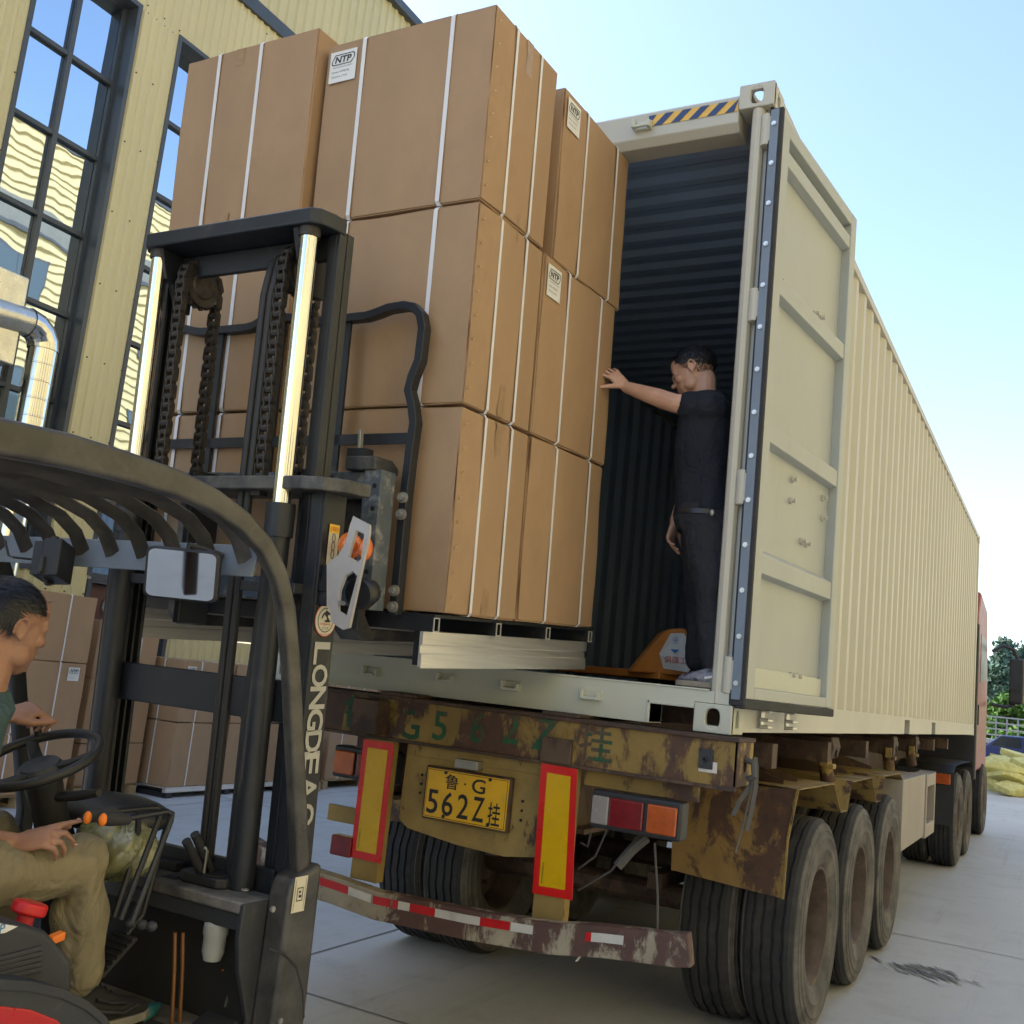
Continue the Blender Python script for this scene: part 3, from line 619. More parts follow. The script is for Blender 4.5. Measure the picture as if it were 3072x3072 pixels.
for s in (-1, 1):
    for k in (-1, 1): m.cyl((q[0]+s*.02, -.112, q[2]+k*.03), (q[0]+s*.02, -.116, q[2]+k*.03), .004, 6)
m.out('junction_plate', 'plastic_black', bol, .003)
# hanging strap
q = atX(1410, 1460, XR+.02); q[1] = .02
m = MB()
for k, (dx, L) in enumerate(((0, .26), (.015, .17), (-.008, .12))):
    pth = [(q[0]+.015, q[1]+.01*k, 1.47), (q[0]+.03, q[1]-.01, 1.43), (q[0]+.02+dx, q[1]-.02, 1.36), (q[0]+.0+dx*2, q[1]-.03-.01*k, 1.36-L*.5), (q[0]-.02+dx*2.5, q[1]-.05, 1.36-L)]
    m.tube(pth, 1, prof=[(-.009, -.002), (.009, -.002), (.009, .002), (-.009, .002)])
m.tube([(q[0]-.03, .01, 1.46), (q[0]+.02, .0, 1.45), (q[0]+.03, -.01, 1.40), (q[0]+.0, .0, 1.385)], .013, 8)
m.out('tie_strap', 'strap', bol)
# number-plate panel (recessed, bowed) and plate
m = MB(); pts = [(-1.51, 1.335), (-.79, 1.335), (-.785, .94), (-.95, .915), (-1.2, .925), (-1.46, .955), (-1.515, .99)]
m.prism([(a, -.05, b_) for a, b_ in pts], (0, .01, 0)); m.box(-1.50, -.80, -.055, -.05, 1.275, 1.283); pan = m.out('rear_panel', 'rear_panel', TR, .004)
m = MB(); m.box(-1.37, -.925, -.085, -.055, 1.018, 1.252); fr = m.out('plate_frame', 'chassis_dark', TR, .006)
m = MB(); m.box(-1.36, -.935, -.0895, -.085, 1.027, 1.243); pl = m.out('number_plate', 'plate_yellow', fr, .003)
PY = -.0905; ptext = lambda s, x, z, h, w: text_mesh(s, 'plate_black', (x, PY, z), (1, 0, 0), (0, 0, 1), h, width=w, bold=.01).out('plate_character', 'plate_black', pl)
m = MB()
for a0, a1, b0, b1 in ((-1.355, -.94, 1.0315, 1.034), (-1.355, -.94, 1.236, 1.2385), (-1.355, -1.3525, 1.034, 1.236), (-.9425, -.94, 1.034, 1.236)): m.add([(a0, PY, b0), (a1, PY, b0), (a1, PY, b1), (a0, PY, b1)], [(0, 1, 2, 3)])
m.out('plate_border', 'plate_black', pl)
ptext('鲁', -1.225, 1.195, .066, .070); ptext('G', -1.085, 1.195, .062, .070); ptext('·', -1.155, 1.195, .010, .010)
for s, x in (('5', -1.315), ('6', -1.235), ('2', -1.155), ('Z', -1.075)): ptext(s, x, 1.098, .105, .058)
ptext('挂', -.995, 1.088, .100, .062)
for x, z in ((-1.26, 1.232), (-1.03, 1.232), (-1.25, 1.042), (-1.02, 1.042)): MB().cyl((x, -.0895, z), (x, -.094, z), .008, 8).out('plate_bolt', 'plate_black', pl)
m = MB(); m.box(-1.215, -1.095, -.10, -.055, 1.262, 1.300); m.box(-1.205, -1.105, -.103, -.10, 1.272, 1.292); m.out('plate_lamp', 'bolt', TR, .006)
for k in range(3):
    MB().cyl((-1.41, -.051, 1.20-.04*k), (-1.41, -.0555, 1.20-.04*k), .006, 8).out('panel_hole', 'dark', pan); MB().cyl((-.88, -.051, 1.16-.04*k), (-.88, -.0555, 1.16-.04*k), .006, 8).out('panel_hole', 'dark', pan)
# reflective boards
def board(pts, lean, txt):
    y = -.125; m = MB(); P = [np.array([a, y+lean*(1.33-b_), b_]) for a, b_ in pts]
    m.prism(P, (0, .004, 0)); b0 = m.out('reflector_board', 'board_red', TR)
    c = sum(P)/4; Q = [c+(p-c)*np.array([.66, 1, .87])+np.array([0, -.0015, 0]) for p in P]
    MB().add(Q, [(0, 1, 2, 3)]).out('reflector_film', 'board_yellow', b0)
    o = Q[3]+np.array([.012, -.001, .055]); text_mesh(txt, 'plate_black', o, (0, 0, -1), (1, 0, 0), .008, width=.085).out('film_print', 'plate_black', b0)
board([(-1.71, 1.327), (-1.537, 1.327), (-1.531, .792), (-1.704, .793)][::1], .0, '车辆尾部标志板')
board([(-.773, 1.338), (-.605, 1.335), (-.573, .815), (-.756, .809)], .0, '车辆尾部标志板')
for x0, x1 in ((-1.70, -1.55), (-.755, -.61)):
    m = MB(); m.box(x0, x1, -.115, -.06, .70, 1.335); m.out('bumper_bracket', 'chassis_yellow', TR, .004)
# tail lamps
def lamp(x0, x1, z0, z1, seq, dy=0):
    m = MB(); m.box(x0, x1, -.135+dy, -.04+dy, z0, z1); h = m.out('tail_lamp', 'plastic_black', TR, .012, 3)
    for a, b_, mt in seq:
        m = MB(); m.box(a, b_, -.150+dy, -.135+dy, z0+.018, z1-.022); m.out('lens', mt, h, .009, 3)
lamp(-.525, -.135, 1.115, 1.268, ((-.515, -.44, 'lens_white'), (-.438, -.29, 'lens_red'), (-.275, -.15, 'lens_orange')))
lamp(-1.935, -1.58, 1.125, 1.275, ((-1.92, -1.80, 'lens_orange'), (-1.785, -1.595, 'lens_red')), .09)
m = MB(); m.box(-.60, -.10, -.05, -.03, 1.27, 1.345); m.out('lamp_bracket', 'chassis', TR); m = MB(); m.box(-1.80, -1.70, -.05, -.03, 1.275, 1.345); m.out('lamp_bracket', 'chassis', TR)
a = atY(635, 1572, -.1); c = atY(668, 1618, -.1); m = MB(); m.box(a[0], c[0], -.14, -.08, c[2], a[2]); m.out('marker_lamp', 'lens_red', TR, .008)
a = atY(622, 1516, -.05); c = atY(668, 1556, -.05); m = MB(); m.box(a[0], -1.68, -.055, -.035, c[2], a[2]); m.out('lamp_bracket', 'rear_panel', TR)
# bumper: bent channel
pth = [(-2.42, -.05, .745), (-2.0, -.14, .665), (-1.72, -.15, .655), (-1.47, -.155, .635), (-1.0, -.155, .648), (-.62, -.15, .67), (-.40, -.15, .705), (-.10, -.15, .735), (-.045, -.145, .745)]
m = MB(); m.tube(pth, 1, prof=[(.07, -.06), (.07, .06), (-.0, .06), (-.0, -.06)], up=(0, 0, 1)); bmp = m.out('rear_bumper', 'bumper_paint', TR, .006)
def on_bumper(x):
    for i in range(len(pth)-1):
        if pth[i][0] <= x <= pth[i+1][0]:
            k = (x-pth[i][0])/(pth[i+1][0]-pth[i][0]); return np.array(pth[i])*(1-k)+np.array(pth[i+1])*k
def tape(x0, x1, mt, dz=.018, h=.034):
    rows = []
    for i in range(4):
        q = on_bumper(x0+(x1-x0)*i/3); yy = q[1]-.0725 ; rows.append([(q[0], yy, q[2]+dz-h/2), (q[0], yy, q[2]+dz+h/2)])
    v = [p for r in rows for p in r]; MB().add(v, [(2*i, 2*i+2, 2*i+3, 2*i+1) for i in range(3)]).out('reflective_tape', mt, bmp)
for x0, x1, c in ((-1.80, -1.62, 'r'), (-1.62, -1.49, 'w'), (-1.48, -1.385, 'r'), (-1.375, -1.345, 'r'), (-1.345, -1.285, 'w'), (-1.283, -1.155, 'r'), (-1.155, -1.03, 'w'), (-1.03, -.935, 'w'), (-.933, -.795, 'r'), (-.79, -.69, 'w'), (-.46, -.435, 'r'), (-.435, -.30, 'w')):
    tape(x0, x1, 'tape_red' if c == 'r' else 'tape_white', .024 if x0 < -.6 else .016)
m = MB(); m.tube([(-.462, -.158, .71), (-.475, -.165, .66), (-.51, -.17, .60)], 1, prof=[(-.012, -.001), (.012, -.001), (.012, .001), (-.012, .001)]); m.out('peeled_tape', 'tape_white', bmp)
for x in (-.14, -.22): q = on_bumper(x); MB().lathe([(.006, 0), (.016, 0), (.016, .01), (.006, .01)], (q[0], q[1], q[2]-.03*(1 if x > -.2 else -1.2)), (0, -1, 0), 10).out('bumper_bolt', 'bolt', bmp)
# chassis members
m = MB()
for x in (-1.72, -.72):
    m.box(x-.012, x+.012, .1, 11.9, 1.05, 1.53); m.box(x-.075, x+.075, .1, 11.9, 1.515, 1.535); m.box(x-.075, x+.075, .1, 11.9, 1.045, 1.065)
m.out('main_beams', 'chassis_dark', TR)
for i, y in enumerate((.9, 2.2, 3.5, 4.8, 6.2, 7.6, 9.0)):
    MB().box(-2.40, -.04, y-.05, y+.05, 1.385, 1.50).out('cross_bearer', 'chassis_dark', TR)
# fenders over the right and left wheels
prof = [(1.10, 1.290), (2.0, 1.283), (2.24, 1.112), (2.44, 1.108), (2.56, 1.272), (3.3, 1.272), (3.52, 1.10), (3.72, 1.098), (3.84, 1.262), (4.62, 1.258), (4.80, 1.20)]
def fender(xo, xi):
    m = MB(); top = [np.array([0, y, z]) for y, z in prof]; th = np.array([0, 0, -.006])
    v = []; f = []
    for p in top: v += [p+np.array([xo, 0, 0]), p+np.array([xi, 0, 0]), p+np.array([xi, 0, 0])+th, p+np.array([xo, 0, 0])+th]
    n = len(top)
    for i in range(n-1):
        for k in range(4): f.append((4*i+k, 4*i+(k+1) % 4, 4*i+4+(k+1) % 4, 4*i+4+k))
    m.add(v, f); fd = m.out('fender', 'chassis_yellow', TR)
    for y in (1.3, 1.6, 2.7, 3.0, 4.0): m2 = MB(); m2.prism([(xi, y, 1.29), (xi, y, 1.42), (xi+(xo-xi)*.15, y, 1.42), (xo-.12*(1 if xo > xi else -1), y, 1.31), (xo-.12*(1 if xo > xi else -1), y, 1.29)], (0, .008, 0)); m2.out('fender_stay', 'chassis_dark', fd)
    m2 = MB(); s = 1 if xo > xi else -1
    pts = [(xo, 1.29), (xo-s*.035, 1.05), (xo-s*.042, .765), (xi+s*.02, .80), (xi, 1.24)]
    m2.prism([(a, 1.10, b_) for a, b_ in pts], (0, .006, 0)); m2.out('mud_guard', 'mud_panel', fd)
    m2 = MB(); m2.beam((xo+.0*s, 1.098, 1.29), (xo-s*.035, 1.098, 1.05), .012, .012, (0, 1, 0)); m2.beam((xo-s*.035, 1.098, 1.05), (xo-s*.042, 1.098, .765), .010, .010, (0, 1, 0)); m2.out('guard_rim', 'chassis_yellow', fd)
fender(.035, -.60); fender(-2.473, -1.84)
# suspension gusset brackets with tubes
for (y, s) in ((2.35, 1), (4.85, 1), (6.25, 1)):
    m = MB(); m.prism([(-.30, y, 1.53), (-.06, y, 1.53), (-.045, y, 1.47), (-.06, y, 1.40), (-.14, y, 1.375), (-.30, y, 1.40)], (0, .22, 0)); gb = m.out('twist_lock_bracket', 'chassis_dark', TR, .01)
    MB().cyl((-.043, y+.11, 1.43), (-.052, y+.11, 1.43), .024, 14).out('bracket_hole', 'dark', gb)
    m = MB(); m.cyl((-.12, y+.11, 1.40), (-.10, y+.15, 1.26), .04, 12, .045); m.out('bracket_tube', 'chassis', gb, smooth=40)
    m = MB(); m.box(-.10, -.05, y-.14, y-.06, 1.36, 1.44); m.box(-.06, -.02, y-.12, y-.03, 1.345, 1.375); m.out('lock_handle', 'chassis_yellow', gb, .006)
# tool box and frame ahead of the wheels
m = MB(); m.box(-.50, .045, 4.75, 6.20, .645, 1.20); m.out('tool_box', 'tan_box', TR, .006)
m = MB(); m.box(-.1, .05, 6.28, 6.34, .62, 1.20); m.box(-.1, .05, 6.95, 7.01, .62, 1.20); m.box(-.1, .05, 6.34, 6.95, 1.08, 1.19); m.box(-.1, .05, 6.34, 6.95, .62, .74); m.out('side_frame', 'tan_box', TR, .004)
# wheels
def tyre_mesh():
    N = 96; R = .553; prof = [(.295, -.115), (.305, -.128), (.34, -.142), (.385, -.149), (.390, -.1525), (.402, -.1525), (.407, -.150), (.445, -.150), (.450, -.153), (.458, -.153), (.463, -.148), (.485, -.145), (.488, -.1475), (.494, -.147), (.497, -.142), (.508, -.139), (.528, -.132), (.5285, -.126), (.534, -.122), (.536, -.117), (.549, -.106)]
    g = [-.075, -.026, .026, .075]; tr = []
    for x in g: tr += [(R, x-.008, 1), (R-.014, x-.005, 1), (R-.014, x+.005, 1), (R, x+.008, 1)]
    full = [(r, x, 0) for r, x in prof]+tr+[(r, -x, 0) for r, x in prof[::-1]]
    rings = []
    for i in range(N):
        a = 2*math.pi*i/N; w = .003*math.sin(24*a)
        rings.append([(x+(w if k else 0), r*math.cos(a), r*math.sin(a)) for r, x, k in full])
    m = MB(); rings.append(rings[0]); v = [q for r in rings[:-1] for q in r]; n = len(full); f = []
    for i in range(N):
        for j in range(n-1):
            a = i*n+j; b_ = ((i+1) % N)*n+j; f.append((a, a+1, b_+1, b_))
    m.add(v, f); me = m.mesh('tyre', 'tyre', smooth=35); me.materials.append(MAT['tyre_side'])
    for p in me.polygons:
        c = p.center; r = math.hypot(c.y, c.z); p.material_index = 1 if r < .53 else 0
    return me
TYRE = tyre_mesh()
def rim_mesh(dish):
    m = MB(); s = dish
    m.lathe([(.293, -.118), (.302, -.122), (.302, -.128), (.288, -.125), (.275, -.09), (.265, -.03), (.262, .05), (.275, .09), (.288, .125), (.302, .128), (.302, .122), (.293, .118)], (0, 0, 0), (1, 0, 0), 48)
    m.lathe([(.264, -s*.045), (.22, -s*.065), (.17, -s*.062), (.155, -s*.05), (.135, -s*.05), (.13, s*.01), (.12, s*.02), (.0, s*.022)], (0, 0, 0), (1, 0, 0), 48)
    for i in range(10):
        a = 2*math.pi*i/10; q = np.array([-s*.06, .19*math.cos(a), .19*math.sin(a)]); m.cyl(q, q+np.array([s*.035, 0, 0]), .014, 6)
    return m.mesh('rim', 'rim', smooth=40)
RIM_OUT, RIM_IN = rim_mesh(1), rim_mesh(-1)
def wheel(parent, x, y, z, side, rotx=0):
    w = link('wheel', RIM_OUT if side > 0 else RIM_IN, parent, M=Matrix.Translation(Vector((x, y, z))-Vector(ORG[parent])) @ Matrix.Rotation(rotx, 4, 'X'))
    t_ = link('tyre', TYRE, w); return w
for y in (1.76, 3.01, 4.26):
    for x, s in ((-.10, 1), (-.425, -1), (-2.013, 1), (-2.338, -1)): wheel(TR, x, y, .551, s, random.random()*6)
    MB().cyl((-2.3, y, .551), (-.14, y, .551), .07, 14).out('axle', 'chassis_dark', TR)
    m = MB(); m.box(-.76, -.68, y-.5, y+.5, .66, .74); m.out('leaf_spring', 'chassis_dark', TR); m = MB(); m.box(-1.76, -1.68, y-.5, y+.5, .66, .74); m.out('leaf_spring', 'chassis_dark', TR)
# cables under the lamps
m = MB()
a0, a1 = atY(1220, 1580, .02), atY(1165, 1635, -.05); m.tube([a0, (a0+a1)/2+np.array([0, 0, .01]), a1], .022, 8)
m.out('cable_bundle', 'strap', TR)
for (p, q_) in (((1210, 1570), (1090, 1680)), ((1115, 1570), (1095, 1590)), ((1235, 1590), (1240, 1760)), ((1150, 1555), (1090, 1640))):
    a0, a1 = atY(*p, .0), atY(*q_, .05); mid = (a0+a1)/2+np.array([0, .03, -.04]); MB().tube([a0, mid, a1], .005, 6).out('cable', 'strap', TR)
# ================================================================== tractor
TT = thing('truck_tractor', 'red truck tractor coupled ahead of the container trailer', 'truck', (-1.219, 12, 0))
for y in (9.75, 11.05):
    for x, s in ((-.10, 1), (-.425, -1), (-2.013, 1), (-2.338, -1)): wheel(TT, x, y, .551, s, random.random()*6)
    MB().cyl((-2.3, y, .551), (-.14, y, .551), .08, 14).out('axle', 'chassis_dark', TT)
wheel(TT, -.12, 14.3, .551, 1); wheel(TT, -2.31, 14.3, .551, -1)
m = MB(); m.box(-1.7, -1.6, 8.6, 15.5, .75, 1.0); m.box(-.84, -.74, 8.6, 15.5, .75, 1.0); m.box(-1.9, -.5, 9.9, 10.9, 1.0, 1.1); m.out('frame_rails', 'dark', TT)
for y0, y1 in ((9.1, 11.7),):
    for xo, xi in ((.03, -.60), (-2.468, -1.84)):
        m = MB(); pr = [(y0-.02, .55), (y0-.02, 1.12), (y0+.25, 1.20), (y1-.25, 1.20), (y1, 1.12), (y1, .7)]
        v = []; f = []
        for y, z in pr: v += [(xo, y, z), (xi, y, z)]
        for i in range(len(pr)-1): f.append((2*i, 2*i+2, 2*i+3, 2*i+1))
        m.add(v, f); m.out('drive_fender', 'plastic_black', TT)
m = MB(); m.box(-.42, .04, 9.04, 9.07, .52, 1.10); m.out('mud_flap', 'rubber', TT)
m = MB(); m.box(-.30, .0, 9.0, 9.05, .98, 1.10); m.out('tail_lamp', 'lens_orange', TT, .01)
cab = MB(); cab.prism([(-2.44, 12.75, 1.0), (-2.44, 12.75, 3.35), (-2.44, 13.2, 3.75), (-2.44, 14.6, 3.6), (-2.44, 15.05, 2.5), (-2.44, 15.15, 1.0)], (2.415, 0, 0)); cab = cab.out('cab', 'truck_red', TT, .06, 4)
m = MB(); m.box(-2.30, .0, 12.60, 12.75, .9, 3.2); m.out('cab_rear_trim', 'plastic_black', TT, .03)
m = MB(); m.prism([(-.023, 13.35, 2.35), (-.023, 13.35, 3.1), (-.023, 14.5, 3.05), (-.023, 14.75, 2.45)], (.004, 0, 0)); m.out('cab_window', 'black_gloss', cab)
m = MB(); m.box(-.024, .0, 13.0, 13.06, 1.7, 2.0); m.out('door_handle', 'plastic_black', cab, .008)
mr = MB(); mr.box(.30, .52, 15.0, 15.16, 2.10, 2.86); mr = mr.out('mirror', 'plastic_black', TT, .04, 3)
m = MB(); m.tube([(.04, 15.0, 2.95), (.2, 15.05, 3.06), (.36, 15.08, 3.0), (.42, 15.08, 2.86)], .03, 8); m.out('mirror_arm', 'plastic_black', mr, smooth=40)
m = MB(); m.tube([(.04, 15.0, 2.07), (.25, 15.05, 2.04), (.40, 15.08, 2.10)], .03, 8); m.out('mirror_arm', 'plastic_black', mr, smooth=40)
m = MB(); m.box(.32, .50, 14.985, 14.999, 2.34, 2.80); m.box(.32, .50, 14.985, 14.999, 2.14, 2.28); m.out('mirror_glass', 'black_gloss', mr)
# ================================================================== forklift: everything on the mast leans back 3 degrees
TL = rad(3.0); PVY, PVZ = -1.45, .45
def T(p):
    y, z = p[1]-PVY, p[2]-PVZ; return (p[0], PVY+y*math.cos(TL)-z*math.sin(TL), PVZ+y*math.sin(TL)+z*math.cos(TL))
def Ti(p):
    y, z = p[1]-PVY, p[2]-PVZ; return np.array([p[0], PVY+y*math.cos(TL)+z*math.sin(TL), PVZ-y*math.sin(TL)+z*math.cos(TL)])
CAML = Ti(CAM)
def _rl(xd, yd): return Ti(CAM+ray(D(xd, yd)))-CAML
def mY(x, y, Y): d = _rl(x, y); return CAML+d*(Y-CAML[1])/d[1]
def mX(x, y, X): d = _rl(x, y); return CAML+d*(X-CAML[0])/d[0]
MT = Matrix.Translation((0, PVY, PVZ)) @ Matrix.Rotation(TL, 4, 'X') @ Matrix.Translation((0, -PVY, -PVZ))
mat('black_paint', (.016, .018, .022), .45, var=.25, scale=4, bmp=.06, bscale=90, dirt=(.075, .068, .058), dirt_thr=(.58, .82), dscale=5)
mat('black_worn', (.030, .031, .033), .5, var=.3, scale=5, dirt=(.17, .15, .125), dirt_thr=(.48, .72), dscale=4, bmp=.08, bscale=80)
mat('bar_grey', (.17, .195, .22), .5, var=.1)
mat('carriage_worn', (.075, .09, .105), .5, var=.25, scale=8, dirt=(.30, .29, .27), dirt_thr=(.52, .70), dscale=14, bmp=.2, bscale=60)
mat('guard_paint', (.042, .039, .035), .32, var=.3, scale=5, dirt=(.17, .155, .135), dirt_thr=(.42, .95), dscale=11, vec=(1, .35, .5), bmp=.06, bscale=60)
mat('chrome', (.75, .74, .70), .13, metal=1, var=.05, rvar=.04)
mat('chain_steel', (.055, .047, .040), .55, metal=.4, var=.4, scale=30)
mat('hose', (.022, .021, .021), .55, var=.2)
mat('galv', (.84, .82, .79), .38, metal=.75, var=.10, scale=3, vec=(1, .25, 22), bmp=.10, bscale=5)
mat('grey_bracket', (.40, .37, .345), .55, var=.1, dirt=(.25, .22, .19), dirt_thr=(.55, .8))
mat('lamp_orange', (.75, .17, .03), .2, var=.12, coat=.5)
mat('letter_white', (.44, .42, .37), .55, var=.12, scale=15, dirt=(.3, .27, .23), dirt_thr=(.6, .8), dscale=12)
mat('sticker_cream', (.66, .60, .45), .5, var=.06)
mat('sticker_yellow', (.75, .47, .04), .5)
mat('sticker_red', (.55, .06, .03), .5)
mat('sticker_blue', (.02, .16, .42), .5)
mat('paper', (.74, .73, .70), .6, var=.04)
mat('ink', (.020, .024, .030), .6)
mat('plastic_grey', (.036, .038, .042), .55, var=.15, dirt=(.12, .11, .10), dirt_thr=(.6, .85), dscale=6)
mat('cowl', (.050, .052, .055), .5, var=.2, dirt=(.26, .235, .20), dirt_thr=(.42, .72), dscale=5)
mat('rubber_mat', (.02, .02, .02), .7, dirt=(.08, .07, .06), dirt_thr=(.5, .75), dscale=7)
mat('red_plastic', (.62, .016, .014), .35, var=.05)
mat('red_paint', (.50, .012, .010), .3, var=.06, coat=.3)
mat('orange_plastic', (.85, .20, .01), .4, var=.05)
mat('milky', (.42, .43, .40), .4, var=.06)
mat('teal', (.05, .22, .22), .3, var=.2, scale=20)
mat('floor_steel', (.15, .13, .105), .6, var=.3, scale=5, dirt=(.05, .045, .04), dirt_thr=(.5, .7))
mat('cling_film', (.22, .21, .10), .18, var=.35, scale=14, bmp=.6, bscale=26, spec=.8)
mat('copper', (.35, .16, .06), .4, metal=.6)
m_, t_, b_ = nt('mirror'); b_.inputs['Base Color'].default_value = (.52, .54, .55, 1); b_.inputs['Metallic'].default_value = 1; b_.inputs['Roughness'].default_value = .03
FK = thing('forklift', 'black forklift with raised chain mast holding the strapped carton load', 'forklift', (-1.42, -2.2, 0))
# ---------------------------------------------------------------- mast
mast = MB()
def chan(mb, xo, xi, y0, y1, z0, z1, th=.014):     # C section opening towards xi
    s = 1 if xi > xo else -1
    mb.box(*sorted((xo, xo+s*th)), y0, y1, z0, z1); mb.box(*sorted((xo+s*th, xi)), y0, y0+th, z0, z1); mb.box(*sorted((xo+s*th, xi)), y1-th, y1, z0, z1)
for xo, xi in ((-.925, -.985), (-1.905, -1.845)):
    m = MB(); chan(m, xo, xi, -1.485, -1.375, .13, 2.23); m.tilt(T).out('outer_upright', 'black_paint', FK, .003)
for xo, xi in ((-.99, -1.040), (-1.84, -1.790)):
    m = MB(); chan(m, xo, xi, -1.468, -1.392, .28, 3.12); m.box(*sorted((xo, xi)), -1.435, -1.425, .28, 3.12); m.tilt(T).out('inner_upright', 'black_paint', FK, .003)
m = MB(); q = [(-1.815, -1.565), (-1.80, -1.585), (-1.03, -1.585), (-1.00, -1.56), (-.985, -1.50), (-.985, -1.44), (-1.84, -1.44), (-1.84, -1.54)]
m.prism([(a, b2, 3.105) for a, b2 in q], (0, 0, .055)); m.box(-1.80, -1.03, -1.46, -1.435, 3.02, 3.105); m.tilt(T).out('top_crossmember', 'black_paint', FK, .008, 3)
for x in (-1.745, -1.105):
    m = MB(); pts = [(-1.565, 3.105), (-1.40, 3.105), (-1.40, 2.90), (-1.455, 2.90), (-1.50, 2.99), (-1.53, 3.0)]
    m.prism([(x-.012, a, b2) for a, b2 in pts], (.024, 0, 0)); m.tilt(T).out('hanger_plate', 'black_paint', FK, .003)
m = MB(); q = [(-1.93, -1.56), (-.97, -1.56), (-.90, -1.535), (-.85, -1.47), (-.84, -1.36), (-1.985, -1.36), (-1.975, -1.50)]
m.prism([(a, b2, 2.215) for a, b2 in q], (0, 0, .045)); m.tilt(T).out('outer_crossmember', 'black_worn', FK, .006)
for z0, z1, y0, y1 in ((1.47, 1.60, -1.50, -1.475), (.93, 1.02, -1.50, -1.475), (.25, .45, -1.5, -1.34)):
    m = MB(); m.box(-1.86, -.97, y0, y1, z0, z1); m.tilt(T).out('cross_brace', 'black_paint', FK, .004)
# flat shelf brackets seen either side behind the pillar
for x0, x1 in ((-1.84, -1.62), (-1.21, -.98)):
    m = MB(); m.box(x0, x1, -1.53, -1.45, 1.88, 1.915); m.tilt(T).out('guide_bracket', 'black_worn', FK, .004)
for x in (-1.772, -1.066):
    m = MB(); m.cyl((x, -1.535, 2.1), (x, -1.535, 3.10), .031, 24); m.tilt(T).out('cylinder_rod', 'chrome', FK, smooth=40)
    m = MB(); m.cyl((x, -1.535, 3.075), (x, -1.535, 3.107), .037, 20); m.tilt(T).out('rod_collar', 'chain_steel', FK, smooth=40)
    m = MB(); m.cyl((x, -1.535, .2), (x, -1.535, 2.06), .040, 20); m.cyl((x, -1.535, 2.06), (x, -1.535, 2.17), .048, 20); m.tilt(T).out('cylinder_barrel', 'black_paint', FK, smooth=40)
# sprockets, chains, hoses
lk = MB()
for s in (-1, 1):
    pr = []
    for i in range(16):
        a = 2*math.pi*i/16; yy = math.cos(a)*.0135; zz = math.sin(a)*.0135+(.0165 if math.sin(a) >= 0 else -.0165); pr.append((s*.017, yy, zz))
    lk.prism(pr, (s*.005, 0, 0))
for dz in (-.0165, .0165): lk.cyl((-.025, 0, dz), (.025, 0, dz), .009, 8)
LINKM = lk.mesh('link', 'chain_steel', smooth=40)
ln = MB()
for s in (-1, 1):
    pr = []
    for i in range(16):
        a = 2*math.pi*i/16; pr.append((s*.010, math.cos(a)*.012, math.sin(a)*.012+(.0165 if math.sin(a) >= 0 else -.0165)))
    ln.prism(pr, (s*.006, 0, 0))
for dz in (-.0165, .0165): ln.cyl((-.012, 0, dz), (.012, 0, dz), .0125, 8)
LINKN = ln.mesh('link', 'chain_steel', smooth=40)
def chain(x, yc, zc, r, zb0, zb1):
    path = []
    P = [(yc-r, zb0), (yc-r, zc)]+[(yc-r*math.cos(a), zc+r*math.sin(a)) for a in [math.pi*i/12 for i in range(1, 12)]]+[(yc+r, zc), (yc+r, zb1)]
    seglen = [math.dist(P[i], P[i+1]) for i in range(len(P)-1)]; total = sum(seglen)
    m = MB(); m.box(x-.02, x+.02, yc-r-.02, yc-r+.02, zb0-.05, zb0); ch = m.tilt(T).out('chain', 'chain_steel', FK)
    s = .0; i = 0; acc = 0; k = 0
    while s < total:
        while i < len(seglen)-1 and acc+seglen[i] < s: acc += seglen[i]; i += 1
        f = (s-acc)/seglen[i]; y = P[i][0]+(P[i+1][0]-P[i][0])*f; z = P[i][1]+(P[i+1][1]-P[i][1])*f
        ang = math.atan2(-(P[i+1][0]-P[i][0]), P[i+1][1]-P[i][1])
        M = MT @ Matrix.Translation((x, y, z)) @ Matrix.Rotation(ang, 4, 'X')
        M = Matrix.Translation(-Vector(ORG[ch])) @ M
        link('link', LINKM if k % 2 else LINKN, ch, M=M); s += .033; k += 1
    sp = MB(); sp.lathe([(.0, -.022), (.045, -.022), (.050, -.016), (.085*r/.085-.02, -.016), (r-.006, -.020), (r-.006, .020), (r-.02, .016), (.050, .016), (.045, .022), (0, .022)], (x, yc, zc), (1, 0, 0), 40)
    for j in range(18): a = 2*math.pi*j/18; sp.cyl((x-.008, yc+math.cos(a)*(r-.004), zc+math.sin(a)*(r-.004)), (x+.008, yc+math.cos(a)*(r-.004), zc+math.sin(a)*(r-.004)), .009, 6)
    sp.tilt(T).out('chain_wheel', 'chain_steel', FK, smooth=40)
chain(-1.675, -1.42, 3.0, .085, 2.28, 2.30)
chain(-1.195, -1.42, 3.0, .085, 2.25, 2.30)
for dx in (0, .032):
    m = MB(); m.tube([(-1.275+dx, -1.50, 1.0), (-1.272+dx, -1.505, 2.3), (-1.268+dx, -1.505, 2.9), (-1.262+dx, -1.49, 3.02), (-1.255+dx, -1.44, 3.07), (-1.25+dx, -1.38, 3.05), (-1.25+dx, -1.35, 2.9), (-1.25+dx, -1.34, 2.3)], .0145, 10); m.tilt(T).out('hydraulic_hose', 'hose', FK, smooth=60)
m = MB(); m.tube([(-1.15, -1.50, .9), (-1.15, -1.50, 1.55), (-1.15, -1.48, 1.95)], .016, 8); m.tilt(T).out('hydraulic_hose', 'hose', FK, smooth=60)
m = MB(); m.lathe([(.0, -.03), (.05, -.03), (.05, .03), (0, .03)], (-1.235, -1.42, 2.985), (1, 0, 0), 24); m.tilt(T).out('hose_pulley', 'black_paint', FK, smooth=40)
